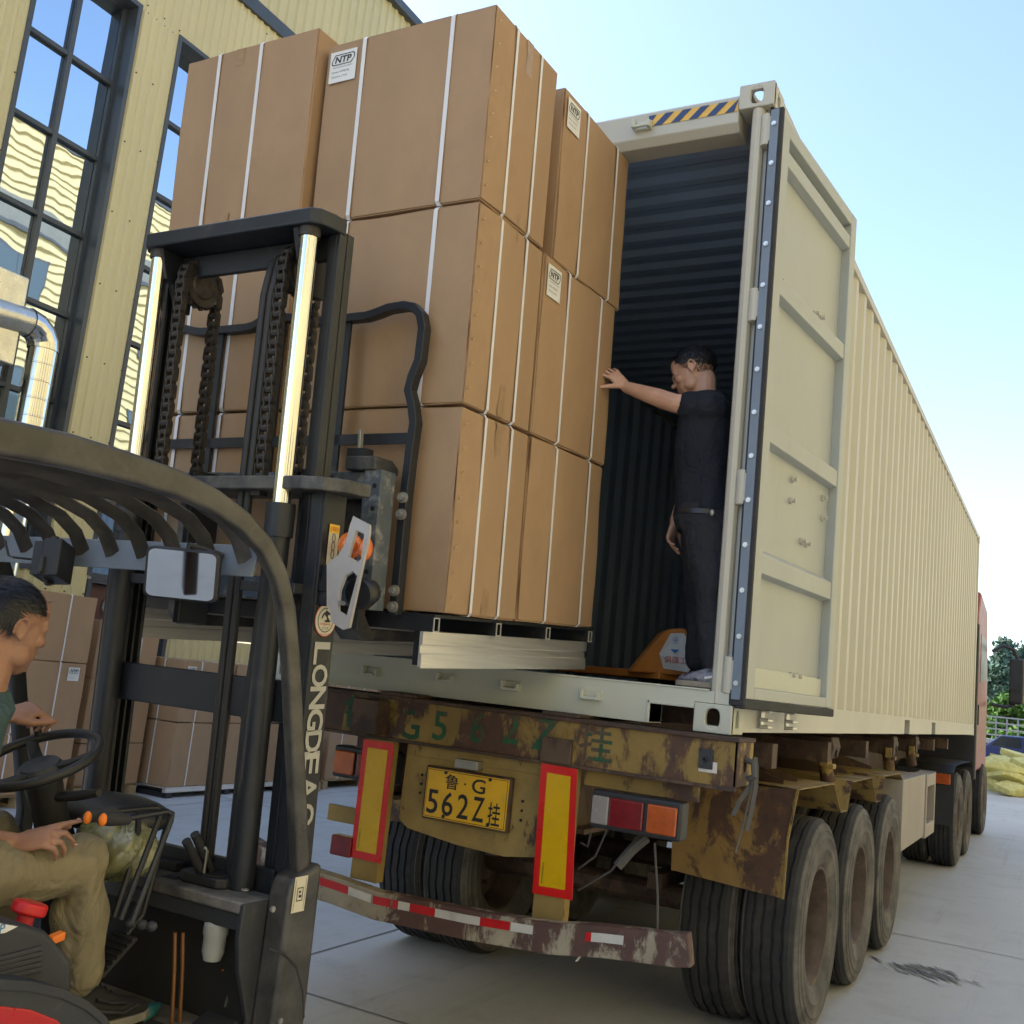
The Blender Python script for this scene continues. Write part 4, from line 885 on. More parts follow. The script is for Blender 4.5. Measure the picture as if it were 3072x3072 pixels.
# ---------------------------------------------------------------- carriage, backrest, forks
car = MB(); car.box(-2.16, -.925, -1.205, -1.145, 2.24, 2.335); car = car.tilt(T).out('carriage_bar', 'carriage_worn', FK, .006)
m = MB(); m.box(-2.16, -.925, -1.205, -1.145, 1.86, 1.945); m.tilt(T).out('carriage_bar', 'carriage_worn', FK, .006)
for x in (-.952, -2.165):
    m = MB(); m.box(x-.03, x+.045, -1.222, -1.135, 1.85, 2.338); cp = m.tilt(T).out('carriage_side', 'carriage_worn', FK, .004)
    for z in (1.90, 1.98, 2.20, 2.28): m = MB(); m.cyl((x+.02, -1.2215, z), (x+.02, -1.2235, z), .009, 10); m.tilt(T).out('side_hole', 'dark', cp)
for x in (-1.16, -1.70):
    m = MB(); m.box(x, x+.03, -1.345, -1.20, 1.75, 2.32); m.tilt(T).out('roller_plate', 'black_paint', FK, .004)
m = MB(); m.prism([(-1.06, -1.235, 2.335), (-1.06, -1.235, 2.385), (-1.06, -1.13, 2.385), (-1.06, -1.09, 2.36), (-1.06, -1.09, 2.335)], (.13, 0, 0)); m.tilt(T).out('shift_guide', 'black_worn', FK, .006)
m = MB(); m.box(-1.085, -1.005, -1.20, -1.15, 2.385, 2.42); m.tilt(T).out('hook_base', 'black_paint', FK); m = MB(); m.beam((-1.045, -1.175, 2.40), (-1.052, -1.175, 2.49), .012, .02, (0, 1, 0)); m.tilt(T).out('hook_pin', 'bolt', FK, .002)
flat = [(-.022, -.008), (.022, -.008), (.022, .008), (-.022, .008)]
BY = -1.085
R = [(-.89, 1.84), (-.89, 2.26), (-.885, 2.42), (-.878, 2.53), (-.895, 2.60), (-.915, 2.65), (-.905, 2.70), (-.882, 2.76), (-.878, 2.88), (-.893, 2.93), (-.925, 2.962), (-.97, 2.972), (-1.04, 2.968), (-1.09, 2.955), (-1.14, 2.945)]
L = [(-3.13-a, b2) for a, b2 in R][::-1]
def rib(pts, nm='backrest_bar'):
    m = MB(); m.tube([(a, BY, b2) for a, b2 in pts], 1, prof=[(-.016, -.022), (.016, -.022), (.016, .022), (-.016, .022)], up=(0, 1, 0)); return m.tilt(T).out(nm, 'black_paint', FK, .003)
rib(R+[(-1.25, 2.945)]); rib([(-1.88, 2.945)]+L)
rib([(-1.25, 2.945), (-1.40, 2.945), (-1.44, 2.95), (-1.48, 2.965), (-1.54, 2.972), (-1.66, 2.968), (-1.70, 2.95), (-1.74, 2.945), (-1.88, 2.945)])
m = MB(); m.box(-2.24, -.89, BY-.006, BY+.006, 2.455, 2.495); m.tilt(T).out('backrest_bar', 'black_paint', FK)
for x in (-1.235, -1.56, -1.89):
    m = MB(); m.box(x-.021, x+.021, BY-.006, BY+.0055, 2.335, 2.95); m.tilt(T).out('backrest_bar', 'black_paint', FK)
for z in (2.255, 2.195, 1.925, 1.868):
    m = MB(); m.cyl((-.885, BY-.024, z), (-.885, BY-.034, z), .020, 14); m.cyl((-.885, BY-.034, z), (-.885, BY-.050, z), .012, 6); m.tilt(T).out('bolt', 'bolt', FK)
for x in (-1.12, -1.95):
    m = MB(); m.prism([(x, -1.14, 2.30), (x, -1.10, 2.30), (x, -1.10, 1.83), (x, -1.06, 1.785), (x, .10, 1.775), (x, .12, 1.765), (x, .12, 1.758), (x, -1.09, 1.74), (x, -1.14, 1.78)], (.11, 0, 0)); m.tilt(T).out('fork', 'black_worn', FK, .006)
# decals on the mast's right flank
XF = -.9225
def decal_frame(xd, yd): return mX(xd, yd, XF)
def mtext(s, o, r, u, h, name, mt, w=None, bold=.0):
    m = text_mesh(s, mt, o, r, u, h, width=w, bold=bold); return m.tilt(T).out(name, mt, FK)
for ch, xd, yd in (('L', 588, 1232), ('O', 587, 1275), ('N', 586, 1317), ('G', 585, 1359), ('D', 584, 1400), ('E', 583, 1440), ('A', 581, 1487), ('O', 579, 1538)):
    o = decal_frame(xd, yd); o[1] = -1.430; mtext(ch, o, (0, 0, -1), (0, 1, 0), .078, 'mast_letter', 'letter_white', w=.072, bold=.025)
o = decal_frame(587, 1168); o[1] = -1.43
def disc(o, r, nm, mt, dx, r0=0):
    m = MB(); N = 32; n = np.array([1, 0, 0]); c = o+n*dx
    ring = lambda q: [c+np.array([0, math.cos(2*math.pi*i/N)*q, math.sin(2*math.pi*i/N)*q]) for i in range(N)]
    if r0: m.add(ring(r0)+ring(r), [(i, (i+1) % N, N+(i+1) % N, N+i) for i in range(N)])
    else: m.add(ring(r), [tuple(range(N))])
    return m.tilt(T).out(nm, mt, FK)
disc(o, .054, 'round_badge', 'sticker_red', .001); disc(o, .051, 'round_badge', 'sticker_cream', .0018); disc(o, .040, 'badge_ring', 'ink', .0024, .037)
m = MB()
pz = [(-.028, .004), (-.02, .018), (-.006, .026), (.0, .034), (.008, .028), (.026, .022), (.03, .014), (.014, .014), (.010, .008), (.018, .0), (.022, -.008), (.03, -.008), (.026, -.016), (.0, -.016), (-.012, -.010), (-.004, -.008), (.006, -.006), (.004, .004), (-.006, .010), (-.012, .016), (-.020, .002), (-.026, -.006)]
m.add([o+np.array([.0026, a, b2*.8+.006]) for a, b2 in [(q1*.8, q2) for q1, q2 in pz]], [tuple(range(len(pz)))]); m.tilt(T).out('badge_emblem', 'ink', FK)
mtext('LongGong', o+np.array([.0028, 0, -.013]), (0, 1, 0), (0, 0, 1), .011, 'badge_word', 'sticker_red', w=.050)
mtext('龙工叉车', o+np.array([.0028, 0, -.026]), (0, 1, 0), (0, 0, 1), .009, 'badge_word', 'ink', w=.034)
mtext('* * * * *', o+np.array([.0028, 0, -.0455]), (0, 1, 0), (0, 0, 1), .007, 'badge_word', 'sticker_red', w=.045)
o = decal_frame(601, 1023); o[1] = -1.43
def rectX(o, hw, hh, dx): return MB().add([o+np.array([dx, a, b2]) for a, b2 in ((-hw, -hh), (hw, -hh), (hw, hh), (-hw, hh))], [(0, 1, 2, 3)])
rectX(o, .026, .066, .001).tilt(T).out('chain_warning_sticker', 'sticker_cream', FK); rectX(o+np.array([0, 0, .052]), .026, .014, .0016).tilt(T).out('chain_warning_sticker', 'sticker_yellow', FK)
mtext('注意链条', o+np.array([.0022, 0, .052]), (0, 1, 0), (0, 0, 1), .015, 'sticker_word', 'sticker_red', w=.044)
for k in range(3):
    N = 20; c = o+np.array([.002, 0, .022-.027*k]); m = MB(); A = [c+np.array([0, .009*math.cos(2*math.pi*i/N), .015*math.sin(2*math.pi*i/N)]) for i in range(N)]; Bq = [c+np.array([0, .006*math.cos(2*math.pi*i/N), .012*math.sin(2*math.pi*i/N)]) for i in range(N)]
    m.add(A+Bq, [(i, (i+1) % N, N+(i+1) % N, N+i) for i in range(N)]); m.tilt(T).out('sticker_drawing', 'ink', FK)
# ---------------------------------------------------------------- overhead guard
XG = -.885; XGL = -2.20
def rnd(w, h, r=.35, n=3):
    out = []
    for sx, sy, a0 in ((1, 1, 0), (-1, 1, 90), (-1, -1, 180), (1, -1, 270)):
        for k in range(n+1):
            a = rad(a0+90*k/n); out.append((sx*w*(1-r)+w*r*math.cos(a), sy*h*(1-r)+h*r*math.sin(a)))
    return out
disp = [(-140, 800), (0, 826), (120, 850), (230, 880), (330, 912), (400, 945), (455, 984), (497, 1030), (524, 1085), (539, 1150), (548, 1250), (554, 1380), (560, 1510), (566, 1650)]
gp = [atX(a, b2, XG) for a, b2 in disp]
back = [np.array([XG, -3.35, 1.35]), np.array([XG, -3.22, 1.85]), np.array([XG, -3.05, 2.03])]
base = [np.array([XG, gp[-1][1]+.02, .35])]
GP = back+gp+base
for x in (XG, XGL):
    m = MB(); m.tube([(x, p[1], p[2]) for p in GP], [1.5, 1.5, 1.5, 1.5, 1.45, 1.4, 1.3, 1.2, 1.1, 1.05]+[1]*(len(GP)-10), prof=rnd(.029, .019), up=(1, 0, 0)); m.out('guard_side_beam', 'guard_paint' if x == XG else 'black_paint', FK, smooth=50)
YB = -1.86; zb = atY(300, 1050, YB)[2]
m = MB(); m.obox(((XG+XGL)/2, YB, zb), ((XG-XGL)/2-.03, 0, 0), (0, .006, .0), (0, .012, .048)); fb = m.out('guard_front_bar', 'bar_grey', FK, .003)
n = 9
for i in range(n):
    x = XGL+.10+i*(XG-XGL-.17)/(n-1)
    ctr = [(YB-.005, zb-.005), (YB-.05, zb+.06), (YB-.12, zb+.105), (YB-.25, zb+.14), (YB-.5, zb+.155), (YB-.9, zb+.15), (YB-1.2, zb+.12)]
    m = MB(); m.tube([(x, a, b2) for a, b2 in ctr], 1, prof=[(.015, -.018), (.011, -.021), (-.015, .018), (-.011, .021)], up=(1, 0, 0)); m.out('guard_slat', 'guard_paint', FK, smooth=40)
m = MB(); m.box(XGL+.03, XG-.03, -3.10, -3.04, 1.98, 2.04); m.out('guard_rear_bar', 'black_paint', FK, .005)
# worklight
wl = atY(97, 1060, YB-.10); A1 = np.array([.86, .5, .1]); A1 /= np.linalg.norm(A1); A2 = np.array([.15, -.1, -.95]); A2 /= np.linalg.norm(A2); A3 = np.cross(A1, A2)
m = MB(); m.obox(wl+A1*.02, A1*.030, A2*.062, A3*.062); w_ = m.out('work_light', 'plastic_black', FK, .006)
for k in range(8): m = MB(); m.obox(wl-A1*.022+A3*(-.05+.0143*k), A1*.018, A2*.055, A3*.0025); m.out('cooling_fin', 'plastic_black', w_)
m = MB(); m.tube([wl-A3*.07, wl-A3*.075+A2*.05, wl+A2*.075, wl+A3*.075+A2*.05, wl+A3*.07], .006, 6); m.tube([wl+A2*.075, wl+A2*.09+np.array([0, 0, .02])], .012, 8); m.tube([wl-A2*.05, wl-A2*.085], .012, 8); m.out('light_bracket', 'plastic_grey', w_)
m = MB(); m.tube([wl-A1*.03-A3*.02, wl-A1*.10-A3*.05, wl-A1*.14-A2*.02, wl-A1*.16-A2*.07], .004, 6); m.out('light_cable', 'hose', w_)
# rear-view mirror
YM = YB-.13; mc = (atY(275, 1083, YM)+atY(414, 1085, YM))/2; hw = abs(atY(275, 1083, YM)[0]-atY(414, 1085, YM)[0])/2; hh = abs(atY(345, 1033, YM)[2]-atY(345, 1136, YM)[2])/2
mn = np.array([.83, -1.62, -.38]); mn /= np.linalg.norm(mn); mx = np.cross((0, 0, 1.), mn); mx = -mx/np.linalg.norm(mx); mx = mx if mx[0] > 0 else -mx; mz = np.cross(mx, -mn)*-1
mz = mz if mz[2] > 0 else -mz
hw *= .74; hh *= .95
ro = [mx*a*hw+mz*b2*hh for a, b2 in rnd(1, 1, .22, 5)]
m = MB(); m.loft([[mc+p-mn*.03 for p in [q*.86 for q in ro]], [mc+p-mn*.018 for p in ro], [mc+p for p in ro], [mc+q*.95+mn*.004 for q in ro]]); mi = m.out('rear_view_mirror', 'plastic_black', FK, smooth=40)
m = MB(); m.add([mc+q*.915+mn*.0065 for q in ro], [tuple(range(len(ro)))]); m.out('mirror_glass', 'mirror', mi)
m = MB(); m.tube([mc-mn*.02+mz*hh*.5, mc-mn*.04+mz*hh*1.1, np.array([mc[0]+.03, YB-.01, zb+.01])], .011, 8); m.out('mirror_stay', 'plastic_black', mi, smooth=40)
# ---------------------------------------------------------------- lamp bracket on the right pillar
from mathutils.geometry import tessellate_polygon
YL = -1.56
cp = lambda x, y: atY((700+.3106*x)*1932/3072, (1400+.3106*y)*1932/3072, YL)
outer = [(1160, 480), (1315, 560), (1312, 650), (1118, 1555), (1060, 1572), (945, 1500), (940, 1420), (905, 1340), (905, 930), (1010, 860), (1085, 740), (1130, 560)]
h1 = [(1185, 615), (1262, 650), (1232, 890), (1200, 922), (1110, 868), (1150, 720)]; h2 = [(1150, 1010), (1195, 1055), (1092, 1440), (1008, 1388), (1022, 1200), (1075, 1060)]
loops = [[Vector(cp(*p)) for p in lp] for lp in (outer, h1, h2)]; flat_ = [v for lp in loops for v in lp]
tri = tessellate_polygon(loops); m = MB(); th = np.array([.0, .012, 0]); V0 = [np.array(v) for v in flat_]; n0 = len(V0)
fs = [tuple(t3) for t3 in tri]+[tuple(i+n0 for i in t3) for t3 in tri]; k0 = 0
for lp in loops:
    for i in range(len(lp)): a_, c_ = k0+i, k0+(i+1) % len(lp); fs.append((a_, c_, c_+n0, a_+n0))
    k0 += len(lp)
m.add(V0+[v+th for v in V0], fs); lb = m.out('lamp_bracket', 'grey_bracket', FK, .002)
a_, c_ = cp(590, 925), cp(905, 1345); m = MB(); m.box(a_[0], c_[0], YL+.013, YL+.03, c_[2], a_[2]); m.out('bracket_arm', 'black_paint', lb, .004)
a_, c_ = cp(690, 1075), cp(925, 1210); m = MB(); m.box(a_[0], c_[0], YL+.008, YL+.0125, c_[2], a_[2]); m.out('arm_slot', 'dark', lb, .003)
c_ = cp(1015, 735); c_[1] = YL+.06; m = MB(); m.ell(c_, .040, .038, .046, 20, 12); m.out('turn_signal', 'lamp_orange', lb, smooth=60)
c_ = cp(1190, 770); c_[1] = YL+.05; m = MB(); m.ell(c_, .018, .03, .038, 16, 10); m.out('turn_signal', 'lamp_orange', lb, smooth=60)
c_ = cp(1110, 1200); c_[1] = YL+.07; m = MB(); m.lathe([(.0, -.02), (.05, -.02), (.055, .0), (.04, .05), (0, .06)], c_, (0, 1, .25), 24); m.out('head_lamp', 'black_gloss', lb, smooth=40)
c_ = cp(1035, 1315); c_[1] = YL-.004; m = MB(); m.cyl(c_, c_+np.array([0, .02, 0]), .008, 6); m.out('bolt', 'bolt', lb)
# ---------------------------------------------------------------- cowl, side panel, floor, hood
cn = atX(459, 1705, -.93); zc_ = cn[2]; cf = atX(509, 1672, -.93)
yN, yF = cn[1], cf[1]
m = MB(); m.box(-1.93, -.93, yN, yF+.05, zc_-.035, zc_); cw = m.out('cowl_top', 'cowl', FK, .008)
m = MB(); m.box(-1.93, -.935, yN+.012, yN+.03, zc_-.085, zc_-.036); m.out('cowl_front', 'plastic_grey', FK, .006)
# right-hand lower panel with curved cut-out
pan_ = [(yN, zc_-.002), (yF, zc_-.002), (yF, .25), (yF-.25, .25), (yN-.02, .36), (yN+.07, .46), (yN+.085, .60), (yN+.02, .75), (yN-.002, .85)]
m = MB(); m.prism([(-.945, a, b2) for a, b2 in pan_], (.02, 0, 0)); m.out('side_panel', 'plastic_grey', FK, .006)
pr = gp[-1]; sp_ = [(pr[1]-.075, pr[2]+.0), (pr[1]+.055, pr[2]+.04), (pr[1]+.075, .25), (pr[1]-.09, .25), (pr[1]-.085, pr[2]-.05)]
m = MB(); m.prism([(-.935, a, b2) for a, b2 in sp_], (.095, 0, 0)); lp_ = m.out('pillar_panel', 'guard_paint', FK, .02, 3)
o = atX(565, 1687, -.8395); rectX(o, .030, .052, .0008).out('panel_sticker', 'sticker_cream', lp_)
m = MB()
for (a, b2, c, d) in ((-.014, -.02, .014, -.017), (-.014, .017, .014, .02), (-.014, -.02, -.011, .02), (.011, -.02, .014, .02), (-.004, -.01, .008, -.002), (-.006, .004, .004, .010), (-.024, -.046, -.0225, .046), (.0225, -.046, .024, .046)): m.add([o+np.array([.0016, p, q]) for p, q in ((a, b2), (c, b2), (c, d), (a, d))], [(0, 1, 2, 3)])
m.out('sticker_drawing', 'ink', lp_)
for p in ((817/1932*0+513, 1715), (527, 1926)):
    q = atX(p[0], p[1], -.84); q[0] = -.841; m = MB(); m.cyl(q, q+np.array([.008, 0, 0]), .009, 8); m.out('bolt', 'bolt', lp_)
m = MB(); m.tube([atX(*p, -.842) for p in ((505, 1790), (535, 1800), (558, 1825), (570, 1870), (572, 1920))], .005, 6); m.out('seam_trim', 'rubber', lp_)
# instrument bits on the cowl
c_ = atZ(418, 1662, zc_); m = MB(); m.prism([c_+np.array([a*.10, b2*.11, .001]) for a, b2 in rnd(1, 1, .4, 4)], (0, 0, .03)); cup = m.out('cup_tray', 'plastic_black', cw, .006)
for dy, r in ((-.045, .052), (.06, .024)):
    m = MB(); m.lathe([(r+.006, 0), (r+.006, .004), (r, .004), (r, -.03), (0, -.03)], c_+np.array([.02, dy, .0315]), (0, 0, 1), 28); m.out('cup_hole', 'dark', cup, smooth=40)
m = MB(); m.tube([c_+np.array([.0, -.085, .02]), c_+np.array([.002, -.085, .10]), c_+np.array([-.003, -.088, .11]), c_+np.array([-.035, -.10, .105])], .005, 8); m.out('hex_key', 'zinc', FK, smooth=40)
for p0, p1 in (((385, 1655), (352, 1588)), ((400, 1645), (368, 1575))):
    a_, e_ = atX(*p0, c_[0]-.02), atX(*p1, c_[0]-.02); m = MB(); m.cyl(a_, e_, .014, 14); m.cyl(e_, e_+(e_-a_)*.03, .015, 14); m.out('grip_tool', 'rubber', FK, .003, smooth=40)
q = atZ(462, 1672, zc_+.004); m = MB(); m.cyl(q, q+np.array([0, 0, .018]), .016, 16); m.out('key_switch', 'bolt', cw, .002, smooth=40)
q = atZ(462, 1680, zc_+.02); m = MB(); m.cyl(q, q+np.array([0, 0, .004]), .011, 16); m.out('key_cap', 'lens_white', cw)
q = atZ(318, 1640, zc_); m = MB(); m.box(q[0]-.05, q[0]+.05, q[1]-.02, q[1]+.04, zc_+.001, zc_+.03); m.out('relay_box', 'plastic_black', cw, .004)
q = atZ(325, 1655, zc_+.001); m = MB(); m.box(q[0]-.03, q[0]+.03, q[1]-.02, q[1]+.02, zc_+.0005, zc_+.002); m.out('data_plate', 'ink', cw)
# steering wheel
swc = atX(72, 1432, -1.47); sn = np.array([0, -.42, .91]); sx_ = np.array([1., 0, 0]); sy_ = np.cross(sn, sx_)
ring = lambda r, n=48: [swc+r*(math.cos(2*math.pi*i/n)*sx_+math.sin(2*math.pi*i/n)*sy_) for i in range(n)]
m = MB(); m.tube(ring(.172), .0145, 10, close=True); sw = m.out('steering_wheel', 'plastic_black', FK, smooth=60)
for a in (30, 150, 270):
    a = rad(a); d_ = math.cos(a)*sx_+math.sin(a)*sy_; m = MB(); m.tube([swc-sn*.03+d_*.03, swc-sn*.02+d_*.10, swc+d_*.165], 1, prof=[(-.018, -.006), (.018, -.006), (.018, .006), (-.018, .006)], up=sn); m.out('spoke', 'plastic_black', sw, .004)
m = MB(); m.lathe([(0, -.05), (.06, -.05), (.065, -.01), (.055, .005), (0, .008)], swc-sn*.02, sn, 28); m.out('wheel_hub', 'plastic_grey', sw, smooth=40)
best = min(range(0, 360), key=lambda a: abs(_pj(swc+.172*(math.cos(rad(a))*sx_+math.sin(rad(a))*sy_))[0]-118)+abs(_pj(swc+.172*(math.cos(rad(a))*sx_+math.sin(rad(a))*sy_))[1]-2200)*.6); kb = swc+.172*(math.cos(rad(best))*sx_+math.sin(rad(best))*sy_); m = MB(); m.cyl(kb, kb+sn*.05, .012, 10); m.ell(kb+sn*.065, .024, .024, .022); m.out('spinner_knob', 'plastic_black', sw, smooth=60)
m = MB(); m.tube([swc-sn*.06, swc-sn*.18, swc-sn*.34, swc-sn*.42+np.array([0, .05, -.15])], [.055, .05, .06, .09], 16); m.out('steering_column', 'plastic_black', FK, smooth=50)
m = MB(); m.tube([swc-sn*.12+np.array([.03, 0, 0]), swc-sn*.10+np.array([.12, .02, 0]), swc-sn*.09+np.array([.20, .03, .01])], [.014, .016, .012], 10); m.out('stalk', 'plastic_black', FK, smooth=50)
# dash cover with clear film bag behind the column
q = atX(185, 1510, -1.40); m = MB(); m.ell(q+np.array([-.05, .10, -.05]), .22, .16, .06, 24, 10); m.out('instrument_hood', 'plastic_black', FK, smooth=60)
q = atX(215, 1600, -1.25); bagm = MB(); NU, NV = 60, 36; rr = random.Random(3)
rings = []
for i in range(NV+1):
    th = math.pi*i/NV; ring_ = []
    for j in range(NU):
        ph = 2*math.pi*j/NU; k = 1+.08*math.sin(5*ph+3*th)+.05*math.sin(17*ph+9*th)+rr.uniform(-.012, .012); s_ = max(math.sin(th), .02)
        ring_.append(q+np.array([.13*s_*math.cos(ph)*k, .10*s_*math.sin(ph)*k, .085*math.cos(th)*k]))
    rings.append(ring_)
bagm.loft(rings); bag = tag(bagm.out('plastic_bag', 'cling_film', smooth=60), 'crumpled clear plastic film wrapped around the forklift dash beside the knee', 'plastic bag')
# control levers
for dx, pts, tip in ((0, ((250, 1738), (330, 1528), (232, 1546), (205, 1545)), 1), (-.06, ((228, 1735), (309, 1522), (205, 1533), (170, 1540)), 1), (-.12, ((215, 1730), (258, 1600), (262, 1530), (240, 1527)), 0)):
    X = -1.03+dx; A_ = [atX(*p, X) for p in pts]; b0, b1, b2, b3 = A_
    cor = b1; d1 = (b0-b1)/np.linalg.norm(b0-b1); d2 = (b2-b1)/np.linalg.norm(b2-b1)
    m = MB(); m.tube([b0, b1+d1*.03, b1+d1*.01+d2*.006, b1+d2*.03, b2], .0085, 8); lv = m.out('control_lever', 'black_gloss', FK, smooth=60)
    if tip:
        g = (b3-b2)/np.linalg.norm(b3-b2); m = MB(); m.tube([b2-g*.02, b2, b2+g*.04, b2+g*.075], [.013, .016, .019, .017], 12); m.out('lever_grip', 'rubber', lv, smooth=60)
        c_ = b2+g*.068+np.array([.012, -.010, 0]); m = MB(); m.ell(c_, .012, .010, .017, 14, 8); m.out('lever_button', 'orange_plastic', lv, smooth=60)
# footwell: floor plate, pedals, reservoir, brake lines, bottle
zf = .57
m = MB(); m.box(-1.95, -.93, -2.75, -1.60, zf-.02, zf); m.out('floor_plate', 'floor_steel', FK)
m = MB(); m.box(-1.93, -.95, yF-.02, yF+.0, zf, zc_-.04); m.out('footwell_wall', 'dark', FK)
q = atX(255, 1840, -1.12); m = MB(); m.prism([np.array([q[0]+a*.16, q[1]+b2*.14, zf+.002]) for a, b2 in rnd(1, 1, .5, 5)], (0, 0, .012)); m.out('floor_mat', 'rubber_mat', FK, .006)
q = atX(205, 1800, -1.25); ax_ = np.array([.05, .0, 0]); ay_ = np.array([0, .055, .045]); az_ = np.cross(ax_, ay_); az_ = az_/np.linalg.norm(az_)*.006
m = MB(); m.obox(q, ax_, ay_, az_); pd = m.out('pedal', 'rubber_mat', FK, .004)
for k in range(7): m = MB(); m.obox(q+ay_*(-.85+.28*k)+az_*1.4, ax_*.95, ay_*.05, az_*.6); m.out('pedal_rib', 'rubber_mat', pd)
m = MB(); m.tube([q+ay_, q+ay_+np.array([0, .05, .05]), q+np.array([0, .15, .35])], .010, 8); m.out('pedal_arm', 'black_paint', pd)
q = atX(405, 1775, -1.06); m = MB(); m.lathe([(0, .06), (.030, .06), (.038, .05), (.038, .02), (.034, .014), (.034, -.03), (.026, -.055), (0, -.058)], q, (0, 0, 1), 24); rs = m.out('fluid_reservoir', 'milky', FK, smooth=35)
m = MB(); m.lathe([(0, .085), (.03, .085), (.03, .055), (0, .055)], q+np.array([.012, 0, 0]), (0, 0, 1), 20); m.out('reservoir_cap', 'plastic_black', rs, smooth=40)
for k, xd in enumerate((330, 345)):
    m = MB(); m.tube([atX(xd, 1760, -1.12), atX(xd-1, 1830, -1.12), atX(xd-6, 1930, -1.12)], .006, 8); m.out('brake_line', 'copper', FK, smooth=50)
m = MB(); m.tube([atX(420, 1830, -1.05), atX(440, 1852, -1.05), atX(462, 1862, -1.05)], .003, 6); m.out('wire', 'lamp_orange', FK)
m = MB(); m.tube([atX(455, 1800, -1.02), atX(440, 1850, -1.02), atX(425, 1900, -1.02)], .008, 6); m.out('wire', 'hose', FK)
for k in range(3):
    q = atX(246+22*k-(k == 2)*4, 1742+k*3, -1.03-.05*(2-k)); m = MB(); m.ell(q, .016, .016, .014); m.out('lever_pivot', 'plastic_grey', FK, smooth=50)
a_, e_ = atZ(262, 1922, zf+.021), atZ(300, 1896, zf+.021); m = MB(); m.tube([a_, a_*.3+e_*.7, a_*.15+e_*.85, e_], [.020, .020, .010, .009], 14)
bt = tag(m.out('drink_bottle', 'teal', smooth=40), 'small teal plastic bottle lying in the forklift footwell', 'bottle')
# seat base / engine hood, red levers, rear fender
hz = atX(60, 1690, -.95)[2]
hp = [atX(*p, -.90) for p in ((-250, 1700), (-60, 1722), (55, 1745), (91, 1758), (136, 1809), (138, 1880), (-250, 1900))]
m = MB(); m.prism([(-1.85, p[1], p[2]) for p in hp], (.955, 0, 0)); hood = m.out('seat_base', 'plastic_grey', FK, .02, 3)
for k in range(5):
    a_, e_ = atX(-40, 1812+9*k+8, -.893), atX(78, 1788+10*k, -.893); m = MB(); m.beam(a_, e_, .012, .010, (1, 0, 0)); m.out('vent_fin', 'plastic_grey', hood, .003)
q = atX(0, 1752, -.893); m = MB(); m.add([atX(-40, 1735, -.8935), atX(34, 1748, -.8935), atX(10, 1760, -.8935), atX(-40, 1768, -.8935)], [(0, 1, 2, 3)]); m.out('warning_sticker', 'paper', hood)
text_mesh('P', 'sticker_blue', atX(5, 1752, -.892), (0, 1, 0), (0, 0, 1), .02).out('sticker_mark', 'sticker_blue', hood)
a_, e_ = atX(42, 1752, -1.0), atX(52, 1722, -1.0); m = MB(); m.cyl(a_, e_, .020, 18); kn = m.out('red_knob', 'red_plastic', FK, .004, smooth=40)
d_ = np.array([.05, .25, 1.]); d_ /= np.linalg.norm(d_); m = MB(); m.cyl(e_-d_*.004, e_+d_*.026, .042, 24); m.out('knob_head', 'red_plastic', kn, .008, smooth=40)
a_, e_ = atX(92, 1775, -.93), atX(118, 1764, -.93); m = MB(); m.obox((a_+e_)/2, (e_-a_)/2, np.array([0, 0, .010]), np.array([.012, 0, 0])); m.out('release_lever', 'orange_plastic', FK, .004)
m = MB(); fpts = [(-250, 1848), (0, 1848), (60, 1852), (120, 1866), (165, 1888), (200, 1918), (225, 1960)]
P1 = [atX(*p, -.82) for p in fpts]; v = []; f = []
for p in P1: v += [(-.82, p[1], p[2]), (-1.02, p[1], p[2]), (-1.02, p[1], p[2]-.02), (-.82, p[1], p[2]-.02)]
for i in range(len(P1)-1):
    for k in range(4): f.append((4*i+k, 4*i+(k+1) % 4, 4*i+4+(k+1) % 4, 4*i+4+k))
m.add(v, f); m.out('rear_fender', 'plastic_grey', FK)
m = MB(); m.prism([atX(*p, -.825) for p in ((-250, 1856), (0, 1856), (60, 1860), (120, 1874), (165, 1896), (198, 1924), (215, 1990), (-250, 1990))], (-.19, 0, 0)); m.out('fender_side', 'plastic_grey', FK)
m = MB(); m.prism([atX(*p, -.822) for p in ((-250, 1890), (0, 1898), (60, 1905), (110, 1925), (140, 1960), (-250, 1970))], (-.02, 0, 0)); m.out('body_panel', 'red_paint', FK, .004)
# wheels and body below the frame, so the machine stands on the ground
for x in (-1.90, -.94):
    m = MB(); m.lathe([(.0, -.07), (.16, -.07), (.17, -.08), (.27, -.08), (.30, -.06), (.30, .06), (.27, .08), (.17, .08), (.16, .07), (0, .07)], (-1.42+(x+1.42)*.82, -1.54, .302), (1, 0, 0), 40); m.out('front_wheel', 'tyre', FK, smooth=40)
    m = MB(); m.lathe([(.0, -.07), (.13, -.07), (.25, -.075), (.27, -.06), (.27, .06), (.25, .075), (.13, .07), (0, .07)], (x, -3.05, .272), (1, 0, 0), 40); m.out('rear_wheel', 'tyre', FK, smooth=40)
m = MB(); m.box(-1.80, -1.04, -3.0, -1.55, .22, .46); m.out('chassis', 'dark', FK, .01)
m = MB(); m.prism([(-1.93, -3.0, .25), (-1.93, -2.95, 1.0), (-1.93, -3.3, 1.05), (-1.93, -3.5, .9), (-1.93, -3.5, .3)], (1.02, 0, 0)); m.out('counterweight', 'red_paint', FK, .04, 3)
m = MB(); m.box(-1.68, -1.26, -2.80, -2.42, hp[1][2], hp[1][2]+.05); st_ = m.out('seat_cushion', 'rubber', FK, .03, 3)
m = MB(); m.obox((-1.42, -2.78, hp[1][2]+.35), (.25, 0, 0), (0, .05, 0), (0, -.08, .30)); m.out('seat_back', 'rubber', FK, .03, 3)
